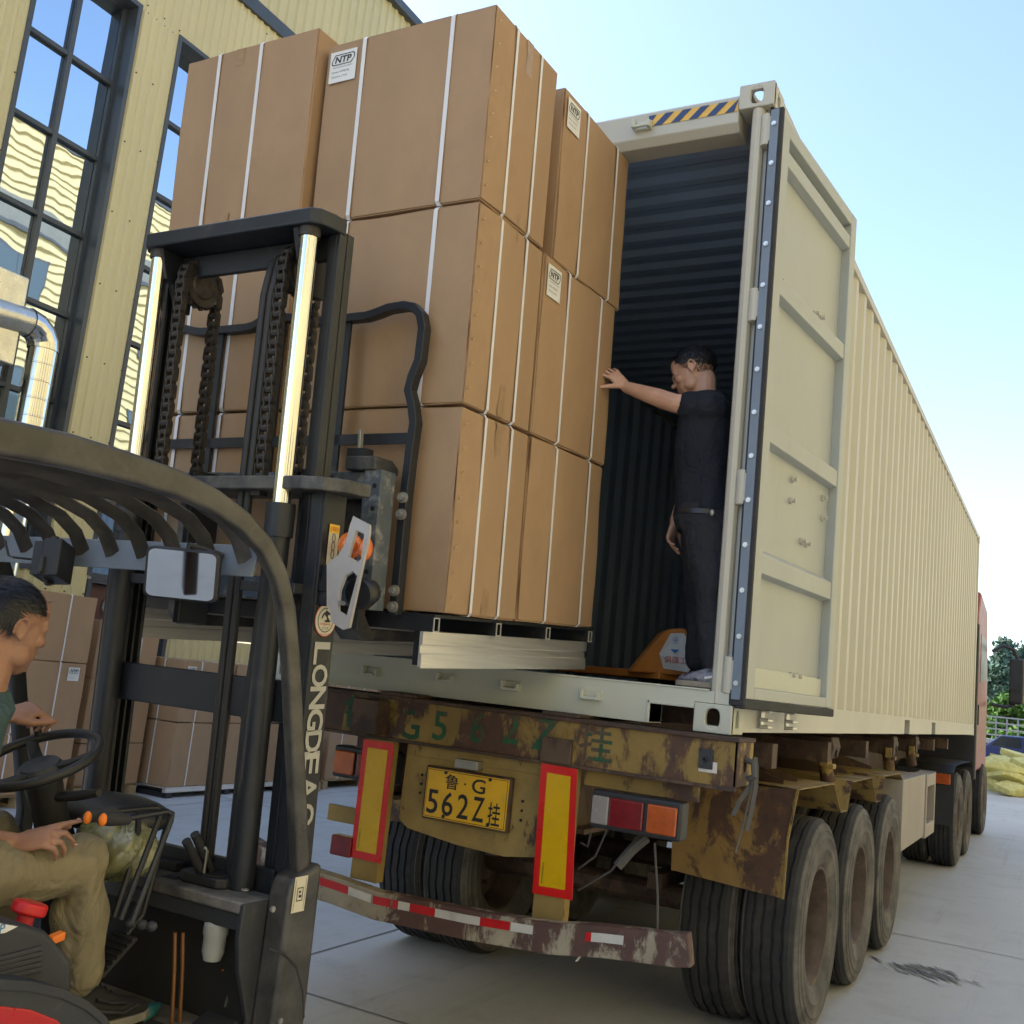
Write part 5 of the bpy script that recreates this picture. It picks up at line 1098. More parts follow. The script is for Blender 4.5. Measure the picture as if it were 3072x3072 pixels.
# ================================================================== pallet on the forks
PL = thing('steel_pallet', 'black steel pallet with bright galvanised runners under the raised cartons', 'pallet', (-1.51, -.4, 1.6))
XP0, XP1, YP0, YP1 = -2.30, -.74, -1.06, .295
for x in (-.83, -1.52, -2.25):
    m = MB(); m.prism([(x+.056, YP0-.02, 1.668), (x+.060, YP0-.02, 1.665), (x+.060, YP0-.02, 1.712), (x+.052, YP0-.02, 1.718), (x+.052, YP0-.02, 1.742), (x+.060, YP0-.02, 1.748), (x+.060, YP0-.02, 1.7915), (x+.046, YP0-.02, 1.7915), (x+.046, YP0-.02, 1.668)], (0, YP1-YP0+.02, 0)); m.tilt(T).out('runner', 'galv', PL)
    m = MB(); m.box(x-.03, x+.045, YP0+.06, YP1-.02, 1.67, 1.7915); m.tilt(T).out('runner_core', 'black_paint', PL)
for y in (-1.045, -.60, -.17, .265):
    def tube_end(x0, x1):
        m = MB()
        for z0, z1, a, c in ((1.792, 1.796, -.018, .018), (1.838, 1.842, -.018, .018), (1.796, 1.838, -.018, -.0145), (1.796, 1.838, .0145, .018)): m.box(x0, x1, y+a, y+c, z0, z1)
        return m
    tube_end(XP0, XP1-.004).tilt(T).out('cross_tube', 'black_paint', PL); tube_end(XP1-.004, XP1).tilt(T).out('tube_rim', 'letter_white', PL)
m = MB(); m.box(XP0, XP1-.002, YP0, YP1, 1.842, 1.853); m.tilt(T).out('deck_sheet', 'black_paint', PL)
# ================================================================== cartons
mat('card', (.37, .235, .130), .75, var=.11, scale=2.2, bmp=.12, bscale=200, dirt=(.30, .185, .10), dirt_thr=(.55, .85), dscale=2, vec=(1, 1, .5))
mat('strap_white', (.72, .71, .72), .4, var=.05)
mat('tape_clear', (.35, .225, .125), .32, var=.12, scale=20, bmp=.3, bscale=40)
mat('staple', (.55, .42, .24), .35, metal=.8)
STM = MB().obox((0, 0, 0), (.0015, 0, 0), (0, .006, .005), (0, -.0012, .0015)).mesh('staple', 'staple')
from mathutils import noise as mno
def bulge_box(x0, x1, y0, y1, z0, z1, seed=0, n=14, amt=.006):
    m = MB(); c = np.array([(x0+x1)/2, (y0+y1)/2, (z0+z1)/2]); h = np.array([(x1-x0)/2, (y1-y0)/2, (z1-z0)/2]); key = {}; verts = []; faces = []
    ts = [-1, -.985]+[-.985+1.97*i/n for i in range(1, n)]+[.985, 1]
    for ax in range(3):
        for s in (-1, 1):
            idx = []
            for a in ts:
                row = []
                for b2 in ts:
                    u = [0, 0, 0]; u[ax] = s; u[(ax+1) % 3] = a; u[(ax+2) % 3] = b2; u = np.array(u, float); kk = tuple(np.round(u, 4))
                    if kk not in key:
                        p = c+h*u; d = np.zeros(3); edge = sum(1 for q in u if abs(q) > .99)
                        if edge == 1: d[ax] = s*(amt*(1-a*a)*(1-b2*b2)+.007*mno.noise(Vector(p*3)+Vector((seed, 0, 0))))
                        else:
                            for k in range(3):
                                if abs(u[k]) > .99: d[k] = -math.copysign(.003+.0025*(1+mno.noise(Vector(p*9)+Vector((seed*3, 1, 0))))+.030*max(0, mno.noise(Vector(p*5)+Vector((0, seed*7, 3)))-.30), u[k])
                        key[kk] = len(verts); verts.append(p+d)
                    row.append(key[kk])
                idx.append(row)
            for i in range(len(ts)-1):
                for j in range(len(ts)-1):
                    q = (idx[i][j], idx[i+1][j], idx[i+1][j+1], idx[i][j+1]); faces.append(q if s > 0 else q[::-1])
    return m.add(verts, faces)
def carton(label, x0, x1, y0, y1, z0, z1, seed, group, fn=None, sx=(), sy=(), logo=None, staples=None, tape=(), name='carton'):
    """sx: straps crossing the -Y face at these x; sy: straps crossing the +X face at these y"""
    idf = fn or (lambda p: p)
    r = thing(name, label, 'carton', idf(((x0+x1)/2, (y0+y1)/2, z0)), group)
    bulge_box(x0, x1, y0, y1, z0, z1, seed).tilt(idf).out('box', 'card', r, smooth=30)
    rn = random.Random(seed); e = .008
    for x in sx:
        w = .009; j = rn.uniform(-.008, .008); m = MB(); P = [(y0-e, z0+.012), (y0-e, z1-.012), (y0+.004, z1+.0015), (y1-.004, z1+.0015), (y1+e, z1-.012), (y1+e, z0+.012), (y1-.004, z0-.001), (y0+.004, z0-.001)]
        m.tube([(x+j*(q/7), a, b2) for q, (a, b2) in enumerate(P)], 1, close=True, prof=[(-.0008, -w), (.0008, -w), (.0008, w), (-.0008, w)], up=(1, 0, 0)) ; m.tilt(idf).out('strap', 'strap_white', r)
    for y in sy:
        w = .008; j = rn.uniform(-.008, .008); m = MB(); P = [(x1+e, z0+.012), (x1+e, z1-.012), (x1-.004, z1+.003), (x0+.004, z1+.003), (x0-e, z1-.012), (x0-e, z0+.012), (x0+.004, z0-.002), (x1-.004, z0-.002)]
        m.tube([(a, y+j*(q/7), b2) for q, (a, b2) in enumerate(P)], 1, close=True, prof=[(-.0008, -w), (.0008, -w), (.0008, w), (-.0008, w)], up=(0, 1, 0)); m.tilt(idf).out('strap', 'strap_white', r)
    if logo:
        face, a0, zt_, w, hgt = logo; n = np.array([0, -1, 0]) if face == 'y' else np.array([1, 0, 0]); ru = np.array([1., 0, 0]) if face == 'y' else np.array([0, 1., 0]); up = np.array([0, 0, 1.])
        o = np.array([a0+w/2, y0-.0085, zt_-hgt/2]) if face == 'y' else np.array([x1+.0085, a0+w/2, zt_-hgt/2])
        Rk = lambda cx, cz, hw, hh, d: MB().add([o+n*d+ru*(cx+a)+up*(cz+b2) for a, b2 in ((-hw, -hh), (hw, -hh), (hw, hh), (-hw, hh))], [(0, 1, 2, 3)])
        lb_ = Rk(0, 0, w/2, hgt/2, 0).tilt(idf).out('shipping_label', 'paper', r)
        # logo frame: slanted octagon outline with NTP
        k = w/2*.86; hz_ = hgt*.17; cz = hgt*.22; out_ = [(-k, -hz_*.2), (-k*.72, hz_), (k*.88, hz_), (k, hz_*.6), (k, hz_*.0), (k*.72, -hz_), (-k*.88, -hz_), (-k, -hz_*.7)]
        A_ = [o+n*.001+ru*a+up*(b2+cz) for a, b2 in out_]; B_ = [o+n*.001+ru*a*.93+up*(b2*.84+cz) for a, b2 in out_]
        m = MB(); m.add(A_+B_, [(i, (i+1) % 8, 8+(i+1) % 8, 8+i) for i in range(8)]); m.tilt(idf).out('logo_frame', 'ink', lb_)
        text_mesh('NTP', 'ink', o+n*.0012+up*cz, ru, up, hz_*1.25, width=k*1.45, bold=.03, italic=.15).tilt(idf).out('logo_letters', 'ink', lb_)
        text_mesh('AUTOMOTIVE PARTS', 'ink', o+n*.0012-up*hgt*.02, ru, up, hgt*.035, width=k*1.7).tilt(idf).out('label_print', 'ink', lb_)
        text_mesh('Number: NTPQ7TSS', 'ink', o+n*.0012-up*hgt*.17-ru*k*.15, ru, up, hgt*.06, width=k*1.5).tilt(idf).out('label_print', 'ink', lb_)
        text_mesh('Quantity: 6 PCS', 'ink', o+n*.0012-up*hgt*.32-ru*k*.22, ru, up, hgt*.06, width=k*1.35).tilt(idf).out('label_print', 'ink', lb_)
    if staples:   # along the near vertical edge of the +X face
        for i in range(staples):
            p = idf((x1+.009, y0+.022+rn.uniform(-.004, .004), z0+.06+i*(z1-z0-.12)/(staples-1))); link('staple', STM, r, M=Matrix.Translation(Vector(p)-Vector(ORG[r])))
    for face, a0, zt_, w, hgt in tape:
        o = np.array([a0, y0-.0030, zt_]) if face == 'y' else np.array([x1+.0030, a0, zt_]); ru = np.array([1., 0, 0]) if face == 'y' else np.array([0, 1., 0]); n = np.array([0, -1, 0]) if face == 'y' else np.array([1., 0, 0])
        m = MB(); K = 6; v = []; f = []
        for i in range(K+1):
            for s in (0, 1): v.append(o+ru*(s*w+rn.uniform(-.004, .004))-np.array([0, 0, hgt*i/K])+n*(.0005+rn.uniform(0, .001)))
        for i in range(K): f.append((2*i, 2*i+1, 2*i+3, 2*i+2))
        m.add(v, f).tilt(idf).out('tape_strip', 'tape_clear', r)
    return r
G1 = 'strapped cartons stacked on the raised forks'
ZL = [1.856, 2.612, 3.381, 4.160]
nm3 = ('lowest', 'middle', 'top')
for k in range(3):
    z0, z1 = ZL[k]+.002, ZL[k+1]-.008
    carton(('lowest carton of the raised load on the corner beside the fork bolts', 'middle carton of the raised load on the corner behind the bent backrest bar', 'top carton of the raised load with a label beside its front strap')[k],
           -1.530, -.727, -1.02, -.505, z0, z1, 11+k, G1, T, sx=(-1.335, -.915), sy=(-.86, -.655),
           logo=('y', -1.505, z1-.04, .135, .135) if k == 2 else None, staples=8, tape=(('x', -.775, z1-.005, .05, .14), ('x', -.775, z0+.14, .045, .13)))
    dx = (.0, .0, -.012)[k]; dy = (0, .0, .09)[k]
    carton(('lowest carton of the raised load at the end nearest the container', 'middle labelled carton of the raised load that the worker pushes', 'top labelled carton of the raised load at the container end')[k],
           -1.53+dx, -.727+dx, -.485+dy, .245+dy*.7+.01*k, z0, z1, 21+k, G1, T, sx=(-1.3, -.9), sy=(-.255+dy, .085+dy),
           logo=('x', -.465+dy, z1-.035, .125, .135) if k else None)
    z1l = z1+(.07 if k == 2 else 0); z0l = z0+(.0 if k else 0)
    carton(('lowest carton of the raised load behind the mast uprights', 'middle carton of the raised load seen through the mast chains', 'top carton of the raised load directly above the mast top plate')[k],
           -2.305, -1.555, -1.06, -.35, z0l, z1l, 31+k, G1, T, sx=(-2.10, -1.86), sy=(), tape=(('y', -2.01, z1l-.005, .05, .08), ('y', -1.995, z0l+.09, .05, .085)))
# ================================================================== carton stacks waiting along the hall
mat('wood', (.36, .26, .15), .75, var=.2, scale=8, vec=(8, 1, 8))
G2 = 'strapped cartons waiting along the factory wall'
def wpallet(x0, x1, y0, y1, lab, steel=False):
    r = thing('pallet', lab, 'pallet', ((x0+x1)/2, (y0+y1)/2, 0), 'pallets along the factory wall')
    if steel:
        m = MB(); m.box(x0, x1, y0, y1, .10, .115); m.out('deck', 'galv', r)
        m = MB(); m.box(x1-.05, x1, y0, y1, .06, .10); m.out('rail', 'galv', r); m = MB(); m.box(x0, x0+.05, y0, y1, .06, .10); m.out('rail', 'galv', r)
        for y in (y0+.06, (y0+y1)/2, y1-.06):
            MB().box(x0, x1, y-.04, y+.04, .0, .06).out('skid', 'black_paint', r)
        return
    for i in range(5): a = x0+(x1-x0)*i/5; MB().box(a, a+(x1-x0)/5*.8, y0, y1, .098, .118).out('deck_board', 'wood', r)
    for y in (y0+.06, (y0+y1)/2, y1-.06):
        for x in (x0+.06, (x0+x1)/2, x1-.06): MB().box(x-.05, x+.05, y-.05, y+.05, .022, .098).out('block', 'wood', r)
        MB().box(x0, x1, y-.05, y+.05, 0, .022).out('base_board', 'wood', r)
# stack beside the driver's head
X1 = -7.4
zz = [.12, .68, 1.375, 2.035]
wpallet(X1-.8, X1, 1.95, 2.95, 'wooden pallet under the tall carton stack behind the driver')
for k in range(3):
    carton(('bottom carton of the tall stack behind the driver', 'labelled middle carton of the tall stack behind the driver', 'top carton of the tall stack behind the driver')[k], X1-.8, X1, 1.97, 2.93, zz[k]+.003, zz[k+1]-.004, 51+k, G2, sy=(2.20, 2.62), sx=(X1-.4,), logo=('x', 2.72, zz[k+1]-.045, .13, .13) if k == 1 else None)
X2 = -7.72; zz = [.12, .55, 1.22, 1.83]
wpallet(X2-.8, X2, 3.28, 4.12, 'wooden pallet under the lower stack in front of the brown door')
for k in range(3):
    carton(('bottom carton of the stack in front of the brown door', 'middle carton of the stack in front of the brown door', 'top carton of the stack in front of the brown door')[k], X2-.75, X2, 3.27, 4.1, zz[k]+.003, zz[k+1]-.004, 61+k, G2, sy=(3.50, 3.85), sx=(X2-.22,))
X3 = -7.4
wpallet(X3-.9, X3+.02, 4.2, 6.1, 'galvanised steel pallet under the cartons seen through the mast', True)
for k, (z0, z1) in enumerate(((.118, .808), (.815, 1.49))):
    carton(('lower carton at the near end of the pair seen through the mast', 'labelled upper carton at the near end of the pair seen through the mast')[k], X3-.8, X3, 4.225, 5.02, z0, z1, 71+k, G2, sy=(4.48, 4.86), sx=(X3-.3,), logo=('x', 4.27, z1-.06, .13, .13) if k else None)
    carton(('lower carton at the far end of the pair seen through the mast', 'upper carton at the far end of the pair seen through the mast')[k], X3-.8, X3, 5.06, 5.98, z0, z1, 81+k, G2, sy=(5.34, 5.72), sx=(X3-.3,))
X4 = -7.15
wpallet(X4-.75, X4, 6.2, 6.6, 'narrow wooden pallet under the single low carton by the trailer')
carton('single low carton standing between the mast and the trailer lamp', X4-.7, X4, 6.22, 6.52, .12, .70, 91, G2, sy=(6.38,), name='carton')
wpallet(-8.1, -7.25, 6.75, 8.6, 'wooden pallet under the carton stack behind the trailer bolster')
for k, (z0, z1) in enumerate(((.12, .735), (.74, 1.36))):
    carton(('lower labelled carton of the stack behind the trailer bolster', 'upper carton of the stack behind the trailer bolster')[k], -8.05, -7.27, 6.78, 7.74, z0, z1, 95+k, G2, sy=(7.05, 7.4, ), sx=(-7.6,), logo=('x', 7.5, z1-.03, .13, .13) if k == 0 else None)
    carton(('lower far carton of the stack behind the trailer bolster', 'upper far carton of the stack behind the trailer bolster')[k], -8.05, -7.27, 7.78, 8.55, z0, z1, 97+k, G2, sy=(8.0, 8.3), sx=(-7.6,))
# ================================================================== pallet truck inside the container
mat('jack_orange', (.55, .20, .035), .4, var=.12, scale=6, dirt=(.25, .10, .03), dirt_thr=(.6, .85))
def atD(px, py, dep): return CAM+dep*(CW+CR*(px-1536)/F+CU*(1536-py)/F)
def pj(p):
    d = np.asarray(p, float)-CAM; z = d@CW; return 1536+F*(d@CR)/z, 1536-F*(d@CU)/z
ZF = Z0+.165
jb = atD(1888, 2015, 5.55); JK = thing('pallet_truck', 'orange hand pallet truck with pale label standing inside the container', 'pallet truck', (jb[0], jb[1], ZF))
fd = np.array([-.81, .58, 0]); fd /= np.linalg.norm(fd); sd = np.array([-fd[1], fd[0], 0])*-1
poly = [(1888, 2016, 5.50), (1985, 1899, 5.40), (2010, 1886, 5.38), (2050, 1884, 5.34), (2066, 1893, 5.33), (2102, 1978, 5.27), (2064, 2029, 5.30)]
P0 = [atD(*p) for p in poly]
away = np.array([CW[0], CW[1], 0]); away /= np.linalg.norm(away)
MB().prism(P0, away*.16).out('housing', 'jack_orange', JK, .012, 3)
def lerp_poly(k, off): c = sum(P0)/len(P0); return [c+(p-c)*k-away*off for p in P0]
lbl = [atD(x, y, d-.035) for x, y, d in ((2012, 1900, 5.38), (2052, 1899, 5.34), (2094, 1978, 5.27), (2064, 2017, 5.30), (1990, 2005, 5.42), (1978, 1960, 5.43))]
MB().add(lbl, [tuple(range(6))]).out('label', 'paper', JK)
ru = (P0[5]-P0[0]); ru[2] *= .0; ru /= np.linalg.norm(ru); upv = np.array([0, 0, 1.])
def jt(s, x, y, d, h, w, mt): text_mesh(s, mt, atD(x, y, d-.045), ru, upv, h, width=w).out('label_print', mt, JK)
jt('俱强工', 2026, 1980, 5.35, .036, .13, 'sticker_red'); jt('⊛', 2026, 1921, 5.36, .032, .034, 'sticker_blue'); jt('▼', 2024, 1954, 5.36, .020, .05, 'sticker_blue')
base = P0[0]*.35+P0[6]*.65
for s in (0, 1):
    o = base+away*(.10+.30*s); o = np.array([o[0], o[1], 0]); a = o+np.array([0, 0, ZF+.065]); e = a+fd*1.05
    m = MB(); m.beam(a-fd*.06, e, .15, .045, (0, 0, 1)); fk = m.out('jack_fork', 'jack_orange', JK, .01, 3)
    m = MB(); c = a+fd*.93; m.cyl((c[0]-sd[0]*.04, c[1]-sd[1]*.04, ZF+.038), (c[0]+sd[0]*.04, c[1]+sd[1]*.04, ZF+.038), .036, 16); m.out('fork_roller', 'bolt', fk, smooth=40)
for s in (-1, 1):
    c = base+away*.3-fd*.02; m = MB(); m.cyl((c[0]+sd[0]*.05*s, c[1]+sd[1]*.05*s, ZF+.09), (c[0]+sd[0]*.10*s, c[1]+sd[1]*.10*s, ZF+.09), .088, 20); m.out('steer_wheel', 'rubber', JK, smooth=40)
c = P0[5]+away*.12; m = MB(); m.tube([(c[0], c[1], ZF+.3), (c[0]-fd[0]*.10, c[1]-fd[1]*.10, ZF+.75), (c[0]-fd[0]*.22, c[1]-fd[1]*.22, ZF+1.15)], .019, 10); hd_ = m.out('tow_handle', 'jack_orange', JK, smooth=40)
hh_ = np.array([c[0]-fd[0]*.22, c[1]-fd[1]*.22, ZF+1.15]); m = MB(); m.tube([hh_, hh_+sd*.08+upv*.04, hh_+sd*.08+upv*.16, hh_-sd*.08+upv*.16, hh_-sd*.08+upv*.04], .014, 8, close=True); m.out('handle_loop', 'rubber', hd_, smooth=40)
# ================================================================== people
def skin_mat(name, col):
    m, t, b = nt(name); v = coords(t); c = ramp(t, noise(t, 14, 5, .6, v), [(.3, tuple(x*.86 for x in col)), (.7, tuple(min(1, x*1.10) for x in col))])
    t.links.new(c, b.inputs['Base Color']); b.inputs['Roughness'].default_value = .48; b.inputs['Subsurface Weight'].default_value = .12; b.inputs['Subsurface Radius'].default_value = (.012, .005, .003); b.inputs['Subsurface Scale'].default_value = .5
    bump(t, b, noise(t, 300, 3, .6, v), .12, .001)
skin_mat('skin_light', (.52, .30, .205)); skin_mat('skin_tan', (.36, .185, .115))
mat('hair_black', (.010, .010, .012), .45, var=.3, scale=40)
mat('stubble', (.025, .022, .022), .7)
mat('shoe_white', (.55, .57, .62), .6, var=.12, scale=30); mat('shoe_dark', (.17, .175, .21), .6, var=.5, scale=40, dirt=(.03, .03, .05), dirt_thr=(.5, .56), dscale=26); mat('sole', (.22, .20, .16), .7, var=.2, scale=20)
mat('eye_dark', (.02, .015, .012), .2); mat('nail', (.62, .42, .34), .3)
def cloth(name, col, amt=.5, sc=9):
    m, t, b = nt(name); v = coords(t, (1, 1, .8)); c = ramp(t, noise(t, 5, 5, .6, v), [(.3, tuple(x*.85 for x in col)), (.7, tuple(x*1.12 for x in col))]); t.links.new(c, b.inputs['Base Color']); b.inputs['Roughness'].default_value = .88; b.inputs['Specular IOR Level'].default_value = .25
    r = t.nodes.new('ShaderNodeMath'); r.operation = 'ABSOLUTE'; s_ = t.nodes.new('ShaderNodeMath'); s_.operation = 'SUBTRACT'; s_.inputs[1].default_value = .5; t.links.new(noise(t, sc, 3, .5, v, 1.2), s_.inputs[0]); t.links.new(s_.outputs[0], r.inputs[0]); bump(t, b, r.outputs[0], amt, .06)
cloth('shirt_black', (.016, .019, .027)); cloth('trouser_black', (.025, .026, .031)); cloth('shirt_teal', (.06, .10, .105), .4); cloth('khaki', (.245, .205, .125), .55, 8)
def V3(*a): return np.array(a, float)
def unit(a): a = np.asarray(a, float); return a/np.linalg.norm(a)
def fuse(mb, voxel, it, name, mt, parent, fold=None, smooth=180):
    me = bpy.data.meshes.new('tmp'); me.from_pydata(mb.v, [], mb.f); ob = bpy.data.objects.new('tmp', me); COL.objects.link(ob)
    r = ob.modifiers.new('r', 'REMESH'); r.mode = 'VOXEL'; r.voxel_size = voxel; r.adaptivity = 0
    s = ob.modifiers.new('s', 'SMOOTH'); s.iterations = it; s.factor = .5
    dg = bpy.context.evaluated_depsgraph_get(); dg.update(); nm = bpy.data.meshes.new_from_object(ob.evaluated_get(dg))
    bpy.data.objects.remove(ob); bpy.data.meshes.remove(me)
    n = len(nm.vertices); co = np.empty(n*3); nm.vertices.foreach_get('co', co); co = co.reshape(-1, 3)
    if fold:
        no = np.empty(n*3); nm.vertices.foreach_get('normal', no); no = no.reshape(-1, 3)
        amp, sx, sy, sz = fold
        for i in range(n):
            p = co[i]; q = Vector((p[0]*sx, p[1]*sy, p[2]*sz)); w = mno.noise(q)+.5*mno.noise(q*2.3+Vector((5, 3, 1))); w = w if w < 0 else w*.6
            co[i] = p+no[i]*amp*w
    co -= np.asarray(ORG.get(parent, (0, 0, 0))); nm.vertices.foreach_set('co', co.ravel()); nm.name = name
    nm.materials.clear(); nm.materials.append(MAT[mt]); nm.polygons.foreach_set('use_smooth', [True]*len(nm.polygons)); nm.update()
    return link(name, nm, parent)
def limb(m, pts, rad_, n=14):
    m.tube(pts, list(rad_), n)
    for p, r in zip(pts, rad_): m.ell(p, r*.98, r*.98, r*.98, 12, 8)
def frame(fwd, up=(0, 0, 1)):
    y = unit(fwd); x = unit(np.cross(y, up)); z = np.cross(x, y); return np.stack([x, y, z], 1)      # columns: right, forward, up
def head(m, c, Rm, s=1.0):
    e = lambda p, a, b, d: m.ell(c+Rm@(V3(*p)*s), a*s, b*s, d*s, 20, 14, Rm)
    e((0, -.018, .028), .077, .096, .084); e((0, .020, -.012), .068, .078, .085); e((0, .035, -.055), .057, .060, .060); e((0, .052, -.090), .036, .036, .030)
    e((0, .046, .048), .056, .046, .048); e((0, .070, .024), .050, .024, .026); e((.034, .074, .012), .022, .012, .008); e((-.034, .074, .012), .022, .012, .008); e((0, .078, -.040), .026, .020, .026)
    e((0, .090, .000), .010, .014, .034); e((0, .106, -.026), .014, .016, .013); e((.012, .096, -.030), .009, .010, .008); e((-.012, .096, -.030), .009, .010, .008)
    e((0, .087, -.056), .022, .014, .0065); e((0, .085, -.066), .020, .013, .007); e((0, .082, -.095), .018, .014, .014)
    e((.042, .060, -.020), .022, .025, .022); e((-.042, .060, -.020), .022, .025, .022); e((.050, .020, -.065), .022, .035, .030); e((-.050, .020, -.065), .022, .035, .030)
    for k in (-1, 1):
        e((k*.031, .079, -.001), .014, .010, .0085)
        cx = k*.079; pts = []
        for i in range(9):
            a = rad(-60+i*35); pts.append(c+Rm@(V3(cx+k*.004*(1+math.sin(a)), -.018+.018*math.cos(a), .002+.027*math.sin(a))*s))
        m.tube(pts, .0048*s, 8); e((cx-k*.004, -.016, .0), .006, .015, .022); e((cx, -.008, -.022), .006, .009, .009); e((cx, .000, -.002), .005, .005, .008)
def hand(m, w, d, n, thumb, curls, spread=.10, s=1.0, tcurl=(.3, .2), lens=(.078, .086, .080, .062), nails=None, tout=.75):
    """w wrist, d towards the fingers, n back-of-hand normal, thumb = +1/-1 side along cross(d, n)"""
    d = unit(d); n = unit(n-d*(n@d)); q = np.cross(d, n)*thumb
    rings = []
    for t, hw, hh in ((-.02, .026, .021), (.0, .027, .019), (.03, .036, .018), (.06, .041, .016), (.085, .040, .013), (.095, .036, .010)):
        rings.append([w+d*t*s+q*math.cos(a)*hw*s+n*math.sin(a)*hh*s for a in [2*math.pi*i/16 for i in range(16)]])
    m.loft(rings)
    for i in range(4):
        u = .030-.0205*i; b = w+(d*(.086-.004*abs(i-1.2))+q*u)*s; ang = spread*(1.5-i)/1.5; fd_ = unit(d*math.cos(ang)+q*math.sin(ang)); L = lens[i]*s; nn = n.copy(); pts = [b-fd_*.012*s]; r_ = [.0095*s]
        p = b; dirn = fd_
        for j, (fr, rr) in enumerate(((.45, .0088), (.30, .0080), (.25, .0066))):
            cu = curls[i][j]; ax = np.cross(dirn, nn); dirn2 = unit(dirn*math.cos(cu)-nn*math.sin(cu)); nn = unit(nn*math.cos(cu)+dirn*math.sin(cu)); dirn = dirn2
            pts.append(p); r_.append(.0098*s if j == 0 else rr*1.08*s); p = p+dirn*L*fr
        pts.append(p); r_.append(.0060*s); m.tube(pts, r_, 10)
        for pp, r in zip(pts[1:], r_[1:]): m.ell(pp, r, r, r, 10, 6)
        if nails is not None: nails.append((p-dirn*.006*s+nn*.005*s, dirn, nn))
    tb = w+(d*.028+q*.028-n*.004)*s; td = unit(q*tout+d*.75-n*.25); p1 = tb+td*.038*s; nn = unit(n-td*(n@td)); td2 = unit(td*math.cos(tcurl[0])+d*math.sin(tcurl[0])-n*.10); p2 = p1+td2*.032*s; td3 = unit(td2*math.cos(tcurl[1])+d*math.sin(tcurl[1])); p3 = p2+td3*.026*s
    limb(m, [tb, p1, p2, p3], [.014*s, .0115*s, .0098*s, .0075*s], 10)
def hair_cap(c, Rm, s, keep, n, length, lift, name, par, seed, flow, shell=1.0, wid=.0011, mt='hair_black', has_shell=True):
    """short hair: a thin scalp shell plus strands following 'flow'"""
    rg = random.Random(seed); m = MB(); N, Mm = 40, 26; idx = {}; vs = []; fs = []
    def surf(th, ph, k): return V3(.0795*k*math.sin(th)*math.cos(ph), -.018+.0985*k*math.sin(th)*math.sin(ph), .028+.0865*k*math.cos(th))
    for i in range(Mm+1):
        for j in range(N):
            th = math.pi*.72*i/Mm; ph = 2*math.pi*j/N; p = surf(th, ph, shell+.012*rg.random()); idx[i, j] = len(vs); vs.append(c+Rm@(p*s))
    for i in range(Mm):
        for j in range(N):
            th = math.pi*.72*(i+.5)/Mm; ph = 2*math.pi*(j+.5)/N
            if has_shell and keep(surf(th, ph, 1)): fs.append((idx[i, j], idx[i, (j+1) % N], idx[i+1, (j+1) % N], idx[i+1, j]))
    V_ = []; F_ = []
    if has_shell: m.add(vs, fs)
    for k in range(n):
        th = math.acos(1-1.75*rg.random()); ph = rg.uniform(0, 2*math.pi); p = surf(th, ph, shell+.01)
        if not keep(p): continue
        nrm = unit(p-V3(0, -.018, .028)); fl = flow(p, rg); fl = unit(fl-nrm*(fl@nrm)*.9); L = length*rg.uniform(.6, 1.15)*s; a = c+Rm@(p*s); d1 = Rm@unit(fl+nrm*lift); d2 = Rm@unit(fl+nrm*lift*.2+V3(rg.gauss(0, .12), rg.gauss(0, .12), rg.gauss(0, .12))); w_ = unit(np.cross(d1, Rm@nrm))*wid*s
        b_ = a+d1*L*.5; e_ = b_+d2*L*.5; o = len(V_); V_ += [a-w_, a+w_, b_+w_*.8, b_-w_*.8, e_]; F_ += [(o, o+1, o+2, o+3), (o+3, o+2, o+4)]
    m.add(V_, F_); return m.out(name, mt, par, smooth=60)
# ------------------------------------------------------------------ worker in the container
def wp(px, py, Y): d = ray((px, py)); return CAM+d*(Y-CAM[1])/d[1]
ZS = Z0+.178
W1 = thing('person', 'worker in black T-shirt and dark trousers inside the container pushing the raised cartons', 'person', (-.28, .25, ZS))
hc = wp(2079, 1117, .285); hR = frame(unit((-.90, -.06, -.42)))
m = MB(); head(m, hc, hR, 1.0)
nk = wp(2112, 1196, .285); limb(m, [hc+hR@V3(0, -.035, -.055), nk, nk+V3(.03, 0, -.06)], [.056, .058, .066])
shL, shR = wp(2112, 1216, .115), wp(2140, 1225, .46)
elb = wp(2024, 1210, .085); wr = wp(1880, 1162, .085)
limb(m, [shL+V3(.02, .03, 0), shL, (shL+elb)/2+V3(0, 0, -.004), elb, elb*.65+wr*.35, wr], [.062, .056, .050, .044, .043, .028])
tdir = wp(1812, 1105, .045)-wr
hand(m, wr, unit(V3(-.72, -.22, .66)), unit(V3(.62, -.62, .48)), -1, ((.10, .25, .2), (.15, .3, .25), (.20, .3, .25), (.25, .35, .3)), spread=.45, tcurl=(.0, .0), tout=1.0)
# far arm hanging in front of the thigh
eR = wp(2075, 1430, .50); wR = wp(2026, 1566, .40)
limb(m, [shR, eR, wR], [.05, .042, .028]); hand(m, wR, unit(V3(-.22, .0, -1)), unit(V3(-.9, .1, .2)), 1, ((.35, .4, .3), (.55, .5, .3), (.6, .6, .3), (.6, .6, .4)), spread=.2)
limb(m, [nk+V3(.03, 0, -.06), wp(2128, 1400, .28), wp(2125, 1540, .27)], [.07, .09, .09]); limb(m, [nk+V3(.03, 0, -.06), shL+V3(.02, .03, 0)], [.06, .05]); limb(m, [nk+V3(.03, 0, -.06), shR], [.06, .05])
fuse(m, .0042, 6, 'body', 'skin_light', W1)
